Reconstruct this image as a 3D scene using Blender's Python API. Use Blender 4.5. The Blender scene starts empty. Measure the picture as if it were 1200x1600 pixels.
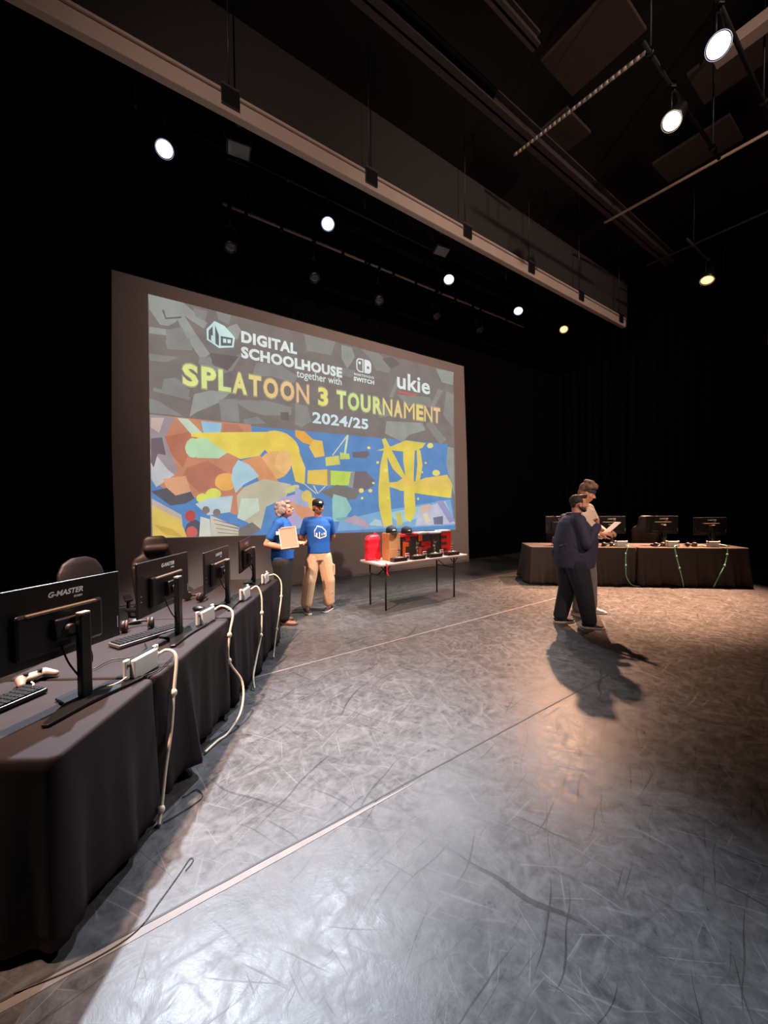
import bpy, bmesh, math, random
from mathutils import Vector, Matrix, Euler
from mathutils.bvhtree import BVHTree
random.seed(7)
sc = bpy.context.scene
PI = math.pi
def R(d): return math.radians(d)

# ---------------------------------------------------------------- camera
CAM_H = 1.66
cd = bpy.data.cameras.new('camera'); cam = bpy.data.objects.new('camera', cd); sc.collection.objects.link(cam)
cd.sensor_fit = 'VERTICAL'; cd.sensor_height = 36.0; cd.lens = 36.0*600/1600      # ultra wide phone lens
cam.matrix_world = Matrix.Translation((0,0,CAM_H)) @ Matrix.Rotation(R(90-1.5),4,'X') @ Matrix.Rotation(R(-0.5),4,'Z')
cd.clip_start = 0.05; cd.clip_end = 100
sc.camera = cam

# ---------------------------------------------------------------- world, exposure
w = bpy.data.worlds.new('world'); sc.world = w; w.use_nodes = True
w.node_tree.nodes['Background'].inputs[0].default_value = (1.0,0.8,0.72,1); w.node_tree.nodes['Background'].inputs[1].default_value = 0.006
sc.view_settings.view_transform = 'Standard'; sc.view_settings.look = 'None'
sc.view_settings.exposure = 0.0; sc.view_settings.gamma = 1.0; sc.view_settings.use_curve_mapping = False

# stage frame: s runs along the projection screen, t runs upstage
ANG = R(55.3)
SV = Vector((math.sin(ANG), math.cos(ANG), 0)); TV = Vector((-math.cos(ANG), math.sin(ANG), 0))
STAGE = Matrix(((SV.x,TV.x,0,0),(SV.y,TV.y,0,0),(0,0,1,0),(0,0,0,1)))
def ST(s, t, z=0): return SV*s + TV*t + Vector((0,0,z))
STROT = math.atan2(SV.y, SV.x)

COOL = (0.80,0.88,1.0); NEUT=(1.0,0.93,0.86); WARM = (1.0,0.64,0.46); FOH = (1.0,0.74,0.60); AMB = (1.0,0.54,0.33)
# name, s, t, z, aim point (world), colour, watts, cone deg, blend
SPOTS = [
 (0.63,6.10,6.50,(-0.80,1.5,0),COOL,5000,38,0.9,'cool white stage light at the left end of the bright row'),
 (3.11,6.13,6.50,(-0.15,2.5,0),COOL,2700,29,0.9,'cool white stage light above the left half of the screen'),
 (6.05,6.17,6.50,(0.5,4.5,0),COOL,1800,36,0.9,'cool white stage light above the right half of the screen'),
 (8.51,6.19,6.50,(1.7,6.0,0),NEUT,900,38,0.9,'cool white stage light just right of the screen top corner'),
 (10.5,6.13,6.50,(2.6,6.0,0),AMB,5600,36,0.9,'amber stage light ending the bright row, nearest the long beam end'),
 (10.83,3.00,6.50,(4.7,7.1,0),AMB,19000,42,0.9,'amber stage light alone above the right monitor table'),
 (5.94,2.03,6.50,(-1.0,5.8,1.0),NEUT,3700,24,0.8,'warm white stage light, second nearest the upper right corner'),
 (5.38,1.42,6.50,(-1.0,3.2,0.7),NEUT,900,36,0.9,'large cool white stage light nearest the upper right corner'),
]
def spot(loc, aim, col, watts, cone, blend, size=0.09):
    l = bpy.data.lights.new('spot_lamp','SPOT'); l.energy = watts; l.color = col; l.spot_size = R(cone); l.spot_blend = blend
    l.shadow_soft_size = size
    o = bpy.data.objects.new('spot_lamp', l); sc.collection.objects.link(o)
    o.location = loc; o.rotation_euler = (Vector(aim)-Vector(loc)).to_track_quat('-Z','Y').to_euler()
    return o
# front of house lights of the auditorium behind the camera, then one added spot
spot((-1.0,-5.0,6.8), (1.0,7.5,4.2), FOH, 1700, 56, 0.9, 0.15)
spot((6.0,-4.0,6.8), (3.4,8.0,5.2), FOH, 2600, 52, 0.9, 0.15)
spot((5.5,-3.0,6.8), (2.75,5.2,1.3), FOH, 1900, 15, 0.7, 0.12)  # added spot, only there to brighten the two people at the right
# house rig lights out of the frame: one high on the left of the left table, one over the prize table behind the border
spot((-2.5,1.3,6.8), (-1.2,3.7,0.3), WARM, 6200, 50, 0.9, 0.12)
spot(ST(4.25,5.2,7.9), ST(4.1,4.95,0), NEUT, 2400, 40, 0.9, 0.10)

# ---------------------------------------------------------------- materials
def lin(c):
    return tuple(((v/255)/12.92 if v/255 <= 0.04045 else ((v/255+0.055)/1.055)**2.4) for v in c)
MATS = {}
def mat(name, c, rough=0.6, metal=0.0, noise=0.0, nscale=20, bump=0.0, bscale=200, emit=0.0, spec=0.5, sheen=0.0):
    if name in MATS: return MATS[name]
    m = bpy.data.materials.new(name); m.use_nodes = True; nt = m.node_tree; b = nt.nodes['Principled BSDF']
    col = lin(c) + (1,)
    b.inputs['Roughness'].default_value = rough; b.inputs['Metallic'].default_value = metal
    b.inputs['Specular IOR Level'].default_value = spec
    if sheen: b.inputs['Sheen Weight'].default_value = sheen
    tc = nt.nodes.new('ShaderNodeTexCoord')
    n = nt.nodes.new('ShaderNodeTexNoise'); n.inputs['Scale'].default_value = nscale; n.inputs['Detail'].default_value = 4
    nt.links.new(tc.outputs['Object'], n.inputs['Vector'])
    mx = nt.nodes.new('ShaderNodeMix'); mx.data_type = 'RGBA'
    k = max(noise, 0.04)
    mx.inputs[6].default_value = tuple(v*(1-k) for v in col[:3])+(1,); mx.inputs[7].default_value = tuple(min(1,v*(1+k)) for v in col[:3])+(1,)
    nt.links.new(n.outputs['Fac'], mx.inputs[0]); nt.links.new(mx.outputs[2], b.inputs['Base Color'])
    if bump:
        n2 = nt.nodes.new('ShaderNodeTexNoise'); n2.inputs['Scale'].default_value = bscale; nt.links.new(tc.outputs['Object'], n2.inputs['Vector'])
        bp = nt.nodes.new('ShaderNodeBump'); bp.inputs['Strength'].default_value = bump; bp.inputs['Distance'].default_value = 0.01
        nt.links.new(n2.outputs['Fac'], bp.inputs['Height']); nt.links.new(bp.outputs['Normal'], b.inputs['Normal'])
    if emit:
        nt.links.new(mx.outputs[2], b.inputs['Emission Color']); b.inputs['Emission Strength'].default_value = emit
    MATS[name] = m; return m
def proj(c, k=1.0):
    """light thrown on the screen by the projector: the slide's own glow"""
    nm = 'slide_%02x%02x%02x' % tuple(int(v) for v in c)
    if nm in MATS: return MATS[nm]
    m = bpy.data.materials.new(nm); m.use_nodes = True; nt = m.node_tree; b = nt.nodes['Principled BSDF']
    b.inputs['Base Color'].default_value = (0.05,0.05,0.05,1); b.inputs['Roughness'].default_value = 0.9; b.inputs['Specular IOR Level'].default_value = 0.0
    tc = nt.nodes.new('ShaderNodeTexCoord'); n = nt.nodes.new('ShaderNodeTexNoise'); n.inputs['Scale'].default_value = 3; n.inputs['Detail'].default_value = 6
    nt.links.new(tc.outputs['Object'], n.inputs['Vector'])
    mx = nt.nodes.new('ShaderNodeMix'); mx.data_type = 'RGBA'; l = lin(tuple(v*.86+150*.14 for v in c))
    mx.inputs[6].default_value = tuple(v*.74 for v in l)+(1,); mx.inputs[7].default_value = tuple(min(1.2,v*1.24) for v in l)+(1,)
    nt.links.new(n.outputs['Fac'], mx.inputs[0]); nt.links.new(mx.outputs[2], b.inputs['Emission Color']); b.inputs['Emission Strength'].default_value = k*1.0
    MATS[nm] = m; return m
def lampmat(name, c, s):
    m = bpy.data.materials.new(name); m.use_nodes = True; nt = m.node_tree
    b = nt.nodes['Principled BSDF']; b.inputs['Emission Color'].default_value = tuple(c)+(1,); b.inputs['Emission Strength'].default_value = s
    b.inputs['Base Color'].default_value = (0.8,0.8,0.8,1)
    return m

def floor_mat():
    m = bpy.data.materials.new('scuffed_vinyl_floor'); m.use_nodes = True; nt = m.node_tree; N = nt.nodes; L = nt.links
    b = N['Principled BSDF']; tc = N.new('ShaderNodeTexCoord')
    def noise(scale, detail=6, rough=.6, vec=None, dist=0):
        n = N.new('ShaderNodeTexNoise'); n.inputs['Scale'].default_value = scale; n.inputs['Detail'].default_value = detail; n.inputs['Roughness'].default_value = rough; n.inputs['Distortion'].default_value = dist
        L.new(vec or tc.outputs['Object'], n.inputs['Vector']); return n.outputs['Fac']
    def ramp(f, a, c, lo=0., hi=1.):
        r = N.new('ShaderNodeMapRange'); r.inputs['From Min'].default_value = a; r.inputs['From Max'].default_value = c; r.inputs['To Min'].default_value = lo; r.inputs['To Max'].default_value = hi
        L.new(f, r.inputs['Value']); return r.outputs['Result']
    def mth(op, x, y):
        n = N.new('ShaderNodeMath'); n.operation = op
        for i, v in enumerate((x,y)):
            if isinstance(v,(int,float)): n.inputs[i].default_value = v
            else: L.new(v, n.inputs[i])
        return n.outputs[0]
    def scr(rot, sx, sy, lo, hi, scale=1.0, warp=.25, off=0):
        # long thin scratches: noise stretched along one direction, bent a little
        nz = N.new('ShaderNodeTexNoise'); nz.inputs['Scale'].default_value = 1.1; nz.inputs['Detail'].default_value = 2; L.new(tc.outputs['Object'], nz.inputs['Vector'])
        vm = N.new('ShaderNodeVectorMath'); vm.operation = 'MULTIPLY_ADD'; L.new(nz.outputs['Color'], vm.inputs[0]); vm.inputs[1].default_value = (warp,warp,0); L.new(tc.outputs['Object'], vm.inputs[2])
        rt = N.new('ShaderNodeVectorRotate'); rt.rotation_type = 'Z_AXIS'; rt.inputs['Angle'].default_value = R(rot); L.new(vm.outputs[0], rt.inputs['Vector'])
        mp = N.new('ShaderNodeMapping'); mp.inputs['Scale'].default_value = (sx,sy,1); mp.inputs['Location'].default_value = (off,off*1.7,0); L.new(rt.outputs[0], mp.inputs['Vector'])
        return ramp(noise(scale, 2, .5, mp.outputs[0]), lo, hi)
    blot = ramp(noise(1.3, 9, .68), .32, .70)
    fine = ramp(noise(16, 8, .72, dist=.8), .36, .68)
    mott = ramp(noise(4.5, 9, .75, dist=.5), .36, .66)
    def mx(*v):
        r = v[0]
        for q in v[1:]: r = mth('MAXIMUM', r, q)
        return r
    # rubbed brush-like patches in several directions, then thin light scuffs and dark shoe marks
    rub = mx(scr(15,3.0,17,.54,.70,warp=.5), scr(-40,3.5,20,.55,.70,warp=.5,off=4), scr(70,3.0,16,.55,.70,warp=.5,off=8), scr(-75,4,22,.56,.71,warp=.4,off=12))
    rubd = mx(scr(40,2.5,15,.56,.72,warp=.5,off=21), scr(-20,3.0,18,.56,.72,warp=.5,off=24))
    light = mx(scr(20,1.6,46,.67,.71,warp=.10), scr(-38,1.9,52,.675,.715,off=3,warp=.10), scr(75,1.7,48,.67,.71,off=7,warp=.10), scr(-70,3,70,.675,.71,off=11,warp=.1), scr(5,2.4,66,.675,.71,off=14,warp=.1), scr(50,2.2,60,.675,.71,off=17,warp=.1))
    dark = mx(scr(-62,.8,40,.66,.70,off=5,warp=.35), scr(33,.9,38,.67,.71,off=9,warp=.3), scr(-48,1.1,50,.66,.70,off=19,warp=.3))
    val = mth('ADD', mth('MULTIPLY', blot, .022), mth('MULTIPLY', fine, .034))
    val = mth('ADD', val, mth('MULTIPLY', mott, .030))
    val = mth('ADD', val, .036)
    val = mth('ADD', val, mth('MULTIPLY', rub, .018))
    val = mth('MULTIPLY', val, mth('SUBTRACT', 1.0, mth('MULTIPLY', rubd, .25)))
    val = mth('ADD', val, mth('MULTIPLY', light, .034))
    val = mth('MULTIPLY', val, mth('SUBTRACT', 1.0, mth('MULTIPLY', dark, .5)))
    cb = N.new('ShaderNodeCombineColor'); L.new(val, cb.inputs[0]); L.new(mth('MULTIPLY', val, .97), cb.inputs[1]); L.new(mth('MULTIPLY', val, .99), cb.inputs[2])
    L.new(cb.outputs[0], b.inputs['Base Color'])
    rg = mth('ADD', mth('MULTIPLY', fine, .12), mth('ADD', .27, mth('MULTIPLY', rub, .10)))
    rg = mth('ADD', rg, mth('MULTIPLY', light, .15)); L.new(rg, b.inputs['Roughness'])
    b.inputs['Specular IOR Level'].default_value = 0.28
    bp = N.new('ShaderNodeBump'); bp.inputs['Strength'].default_value = .22; bp.inputs['Distance'].default_value = .004
    L.new(mth('ADD', mth('MULTIPLY', mott, .6), mth('MULTIPLY', noise(9,3,.5), .8)), bp.inputs['Height']); L.new(bp.outputs[0], b.inputs['Normal'])
    return m
def drape_mat(name, c, scale, dirx=True):
    m = bpy.data.materials.new(name); m.use_nodes = True; nt = m.node_tree; N = nt.nodes; L = nt.links; b = N['Principled BSDF']
    b.inputs['Base Color'].default_value = lin(c)+(1,); b.inputs['Roughness'].default_value = .95; b.inputs['Specular IOR Level'].default_value = .1
    tc = N.new('ShaderNodeTexCoord'); wv = N.new('ShaderNodeTexWave'); wv.inputs['Scale'].default_value = scale; wv.inputs['Distortion'].default_value = 2.2
    mp = N.new('ShaderNodeMapping'); mp.inputs['Scale'].default_value = (1,1,.08); L.new(tc.outputs['Object'], mp.inputs[0]); L.new(mp.outputs[0], wv.inputs['Vector'])
    bp = N.new('ShaderNodeBump'); bp.inputs['Strength'].default_value = .8; bp.inputs['Distance'].default_value = .08
    L.new(wv.outputs['Fac'], bp.inputs['Height']); L.new(bp.outputs[0], b.inputs['Normal']); return m

# ---------------------------------------------------------------- mesh helpers
class MB:
    def __init__(s): s.bm = bmesh.new()
    def _add(s, verts, faces, M=None, mi=0, smooth=False):
        vs = [s.bm.verts.new((M @ Vector(v)) if M else Vector(v)) for v in verts]
        for f in faces:
            try:
                fc = s.bm.faces.new([vs[i] for i in f]); fc.material_index = mi; fc.smooth = smooth
            except ValueError: pass
        return vs
    def box(s, a, b, M=None, bev=0.0, mi=0, seg=2):
        x0,y0,z0 = a; x1,y1,z1 = b
        vs = s._add([(x0,y0,z0),(x1,y0,z0),(x1,y1,z0),(x0,y1,z0),(x0,y0,z1),(x1,y0,z1),(x1,y1,z1),(x0,y1,z1)],
            [(0,3,2,1),(4,5,6,7),(0,1,5,4),(1,2,6,5),(2,3,7,6),(3,0,4,7)], M, mi)
        if bev:
            es = {e for v in vs for e in v.link_edges}
            bmesh.ops.bevel(s.bm, geom=list(es), offset=bev, segments=seg, affect='EDGES', profile=.5)
        return s
    def ring(s, rings, M=None, mi=0, caps=True, smooth=True, closed=False):
        n = len(rings[0]); vs = []; fs = []
        for r in rings: vs += r
        for i in range(len(rings)-1 + (1 if closed else 0)):
            a = i*n; b = ((i+1)%len(rings))*n
            for k in range(n): fs.append((a+k, a+(k+1)%n, b+(k+1)%n, b+k))
        v = s._add(vs, fs, M, mi, smooth)
        if caps and not closed:
            for fr in (list(reversed(v[:n])), v[-n:]):
                try: f = s.bm.faces.new(fr); f.material_index = mi
                except ValueError: pass
        return s
    def lathe(s, prof, M=None, n=24, mi=0, smooth=True):
        return s.ring([[(r*math.cos(2*PI*k/n), r*math.sin(2*PI*k/n), z) for k in range(n)] for r,z in prof], M, mi, True, smooth)
    def tube(s, pts, r, n=10, M=None, mi=0, smoothp=True):
        P = [Vector(p) for p in pts]
        if smoothp and len(P) > 2:
            Q = []
            for i in range(len(P)-1):
                p0 = P[max(0,i-1)]; p1 = P[i]; p2 = P[i+1]; p3 = P[min(len(P)-1,i+2)]
                for k in range(6):
                    t = k/6; Q.append(.5*((2*p1)+(p2-p0)*t+(2*p0-5*p1+4*p2-p3)*t*t+(3*p1-p0-3*p2+p3)*t**3))
            Q.append(P[-1]); P = Q
        rings = []; up = None
        for i,p in enumerate(P):
            d = (P[min(len(P)-1,i+1)]-P[max(0,i-1)])
            if d.length < 1e-9: d = Vector((0,0,1))
            d.normalize()
            if up is None: up = Vector((0,0,1)) if abs(d.z) < .9 else Vector((1,0,0))
            a = d.cross(up).normalized(); up = a.cross(d).normalized()
            rr = r(i/(len(P)-1)) if callable(r) else r
            rings.append([tuple(p + a*rr*math.cos(2*PI*k/n) + up*rr*math.sin(2*PI*k/n)) for k in range(n)])
        return s.ring(rings, M, mi)
    def capsule(s, p0, p1, r0, r1, n=14, flat=1.0, M=None, mi=0):
        p0 = Vector(p0); p1 = Vector(p1); d = (p1-p0); l = d.length; d = d/l if l > 1e-6 else Vector((0,0,1))
        ref = Vector((1,0,0)) if abs(d.x) < .9 else Vector((0,1,0))
        a = (ref - d*ref.dot(d)).normalized(); b = d.cross(a)
        rings = []
        for k in range(1,6): th = PI/2*(1-k/5); rings.append((p0 - d*r0*math.sin(th), max(r0*math.cos(th),1e-4)))
        for k in range(0,5): th = PI/2*(k/5); rings.append((p1 + d*r1*math.sin(th), max(r1*math.cos(th),1e-4)))
        return s.ring([[tuple(c + a*rr*math.cos(2*PI*k/n) + b*rr*flat*math.sin(2*PI*k/n)) for k in range(n)] for c,rr in rings], M, mi)
    def ell(s, c, r, rot=None, n=18, m=12, M=None, mi=0):
        T = Matrix.Translation(c) @ (Euler([R(v) for v in rot]).to_matrix().to_4x4() if rot else Matrix()) @ Matrix.Diagonal((*r,1))
        if M: T = M @ T
        return s.ring([[(math.cos(2*PI*k/n)*math.sin(PI*j/m+1e-3*(j==0)-1e-3*(j==m)), math.sin(2*PI*k/n)*math.sin(PI*j/m+1e-3*(j==0)-1e-3*(j==m)), -math.cos(PI*j/m)) for k in range(n)] for j in range(m+1)], T, mi)
    def loft(s, secs, n=28, M=None, mi=0, p=2.0):
        """secs: (cx, cy, z, rx, ry)"""
        def se(t): c = math.cos(t); q = math.sin(t); return (math.copysign(abs(c)**(2/p),c), math.copysign(abs(q)**(2/p),q))
        return s.ring([[(cx+rx*se(2*PI*k/n)[0], cy+ry*se(2*PI*k/n)[1], z) for k in range(n)] for cx,cy,z,rx,ry in secs], M, mi)
    def prism(s, poly, h0, h1, M=None, mi=0, bev=0):
        n = len(poly)
        vs = s._add([(x,y,h0) for x,y in poly]+[(x,y,h1) for x,y in poly], [tuple(range(n-1,-1,-1)), tuple(range(n,2*n))]+[(k,(k+1)%n,n+(k+1)%n,n+k) for k in range(n)], M, mi)
        if bev:
            es = {e for v in vs for e in v.link_edges}
            bmesh.ops.bevel(s.bm, geom=list(es), offset=bev, segments=2, affect='EDGES', profile=.5)
        return s
    def build(s, name, m, parent=None, smooth=None, label=None, voxel=0, sm=0, M=None):
        me = bpy.data.meshes.new(name)
        if M: bmesh.ops.transform(s.bm, matrix=M, verts=s.bm.verts)
        if not voxel: bmesh.ops.recalc_face_normals(s.bm, faces=s.bm.faces)
        s.bm.to_mesh(me); s.bm.free()
        if voxel: me = remesh(me, voxel, sm, name)
        for x in (m if isinstance(m,(list,tuple)) else [m]): me.materials.append(x)
        if smooth is not None or voxel:
            for p in me.polygons: p.use_smooth = True if voxel else smooth
        o = bpy.data.objects.new(name, me); sc.collection.objects.link(o)
        if parent: o.parent = parent
        if label: o['label'] = label
        return o
def remesh(me, voxel, sm, name):
    o = bpy.data.objects.new('tmp', me); sc.collection.objects.link(o)
    r = o.modifiers.new('r','REMESH'); r.mode = 'VOXEL'; r.voxel_size = voxel
    if sm: q = o.modifiers.new('s','SMOOTH'); q.iterations = sm; q.factor = .5
    dg = bpy.context.evaluated_depsgraph_get(); dg.update()
    nm = bpy.data.meshes.new_from_object(o.evaluated_get(dg)); nm.name = name
    bpy.data.objects.remove(o); return nm
def thing(name, label, cat, loc=(0,0,0), rz=0, group=None):
    o = bpy.data.objects.new(name, None); sc.collection.objects.link(o); o.empty_display_size = .1
    o.location = loc; o.rotation_euler = (0,0,rz); return tag(o, label, cat, group)
def tag(o, label=None, cat=None, group=None, kind=None):
    if label: o['label'] = label
    if cat: o['category'] = cat
    if group: o['group'] = group
    if kind: o['kind'] = kind
    return o
def struct(o): o['kind'] = 'structure'; return o
def copy_tree(o, parent=None):
    c = o.copy(); sc.collection.objects.link(c); c.parent = parent
    for ch in list(o.children): copy_tree(ch, c)
    return c
def text_bm(mb, body, size, M, depth=0.002, offset=0.0, shear=0, align='CENTER', space=1.0, width=None, mi=0, height=None):
    """adds lettering to a mesh builder; width/height force the lettering's box"""
    cu = bpy.data.curves.new('t','FONT'); cu.body = body; cu.size = size; cu.extrude = depth/2; cu.offset = offset; cu.shear = shear; cu.align_x = align; cu.space_character = space; cu.resolution_u = 3
    o = bpy.data.objects.new('t', cu); sc.collection.objects.link(o)
    dg = bpy.context.evaluated_depsgraph_get(); dg.update()
    me = bpy.data.meshes.new_from_object(o.evaluated_get(dg)); bpy.data.objects.remove(o)
    xs = [v.co.x for v in me.vertices]; ys = [v.co.y for v in me.vertices]
    kx = width/(max(xs)-min(xs)) if width else 1; ky = (height/(max(ys)-min(ys)) if height else (kx if width else 1)); y0 = min(ys) if height else 0
    vs = [mb.bm.verts.new(M @ Vector(((v.co.x)*kx, (v.co.y-y0)*ky, v.co.z))) for v in me.vertices]
    for p in me.polygons:
        try: f = mb.bm.faces.new([vs[i] for i in p.vertices]); f.material_index = mi
        except ValueError: pass
    bpy.data.meshes.remove(me)

# ---------------------------------------------------------------- shared materials
M_black = mat('black_plastic',(22,22,24),.38,noise=.1)
M_blackm = mat('black_matt_metal',(20,20,22),.5,.3)
M_dark = mat('dark_grey_plastic',(42,40,42),.45)
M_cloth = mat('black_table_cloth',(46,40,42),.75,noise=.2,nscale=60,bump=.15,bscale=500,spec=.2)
M_cloth2 = mat('lightened_table_cloth',(68,60,58),.75,noise=.2,nscale=60,bump=.15,bscale=500,spec=.2)  # copy of the black cloth, paler so the right table top looks brightly lit
M_white = mat('white_plastic',(225,225,225),.35)
M_cable = mat('white_cable_rubber',(232,218,200),.5)
M_steel = mat('brushed_steel',(150,148,146),.35,.9)
M_fab = mat('black_chair_leatherette',(34,26,26),.5,noise=.2,bump=.2,bscale=120)
M_print = mat('white_print',(250,250,250),.5)
M_skin = mat('skin_light',(214,150,124),.5,noise=.06,nscale=30)
M_skin2 = mat('skin_tan',(176,112,84),.5,noise=.06,nscale=30)

# ================================================================ SETTING
W = [(-4.5,-8),(12.6,7.62)]   # stage frame extents (s,t)
def sbox(name, a, b, m, bev=0):
    return struct(MB().box(a,b,STAGE,bev).build(name, m))
sbox('floor', (W[0][0],W[0][1],-.12), (W[1][0],W[1][1],0), floor_mat())
M_wall = drape_mat('black_stage_drape',(5,4,5),2.2)
M_ceil = mat('black_ceiling_paint',(24,21,21),.9,noise=.4,nscale=1.2)
sbox('wall_back', (W[0][0]-.1,W[1][1],-.12), (W[1][0]+.1,W[1][1]+.12,9), M_wall)
sbox('wall_right', (W[1][0],W[0][1],-.12), (W[1][0]+.12,W[1][1],9), M_wall)
sbox('wall_left', (W[0][0]-.12,W[0][1],-.12), (W[0][0],W[1][1],9), M_wall)
sbox('wall_front', (W[0][0]-.1,W[0][1]-.12,-.12), (W[1][0]+.1,W[0][1],9), M_wall)
sbox('ceiling', (W[0][0]-.1,W[0][1]-.1,9), (W[1][0]+.1,W[1][1]+.1,9.12), M_ceil)
# strip of panelling high on the right wall, amber light put into its colour
sbox('trim_1', (12.44,1.55,5.2), (12.6,2.31,6.7), mat('amber_lit_panel',(190,120,80),.5,noise=.2,nscale=6))
# floor tapes along the joints of the dance floor, and one cross tape
M_tape = mat('pale_worn_tape',(116,110,108),.6,noise=.35,nscale=7)
def tape(t, s0, s1, wd, label, m=M_tape, fade=0):
    n = 40; L = []; Rr = []
    for i in range(n+1):
        s = s0+(s1-s0)*i/n; j = random.uniform(-.0015,.0015)
        k = 1 if not fade else min(1, (s1-s)/fade+.06)
        L.append((s, t-wd/2*k+j)); Rr.append((s, t+wd/2*k+j))
    o = MB().prism(L+Rr[::-1], .0004, .0016, STAGE).build('floor_tape', m); tag(o, label, 'tape')
tape(1.735,-2.2,1.45,.034,'pale tape strip across the foreground floor, nearest the camera', fade=.9)
tape(3.68,-2.0,6.15,.024,'pale tape strip crossing the middle of the stage floor to the two standing people')
tape(5.54,1.2,9.4,.018,'thin pale tape strip passing under the folding table below the screen')
M_seam = mat('dark_floor_seam',(44,42,44),.6,noise=.3,nscale=8)
tape(1.760,-.9,3.8,.010,'dark worn continuation of the foreground floor joint', M_seam)

# ---------------------------------------------------------------- projection screen with the slide on it
scr = thing('projection_screen','large grey projection screen behind the stage showing the tournament slide','projection screen',ST(3.95,7.43,0),STROT)
SCM = mat('grey_screen_fabric',(176,160,156),.9,noise=.05,nscale=4,spec=.1)
cx0 = 3.95
def LS(s, z, d=0): return (s-cx0, -d, z)          # screen-local: x along, -y towards the stage
mb = MB(); n = 24
edge = [(-.05,.0),(-.06,2.6),(0.0,5.32),(7.80,5.32),(7.92,2.6),(7.98,.0)]
mb.prism([(s-cx0,z) for s,z in edge], 0, .03, Matrix.Rotation(R(90),4,'X'))
mb.build('screen_cloth', SCM, scr)
mb = MB(); mb.tube([(-4.02,.02,5.34),(4.0,.02,5.34)], .03, 12, smoothp=False); mb.build('top_batten', M_blackm, scr)
mb = MB(); mb.tube([(-4.02,-.01,.03),(4.05,-.01,.03)], .022, 12, smoothp=False); mb.build('bottom_batten', mat('bottom_batten_grey',(150,130,122),.5), scr)

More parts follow.
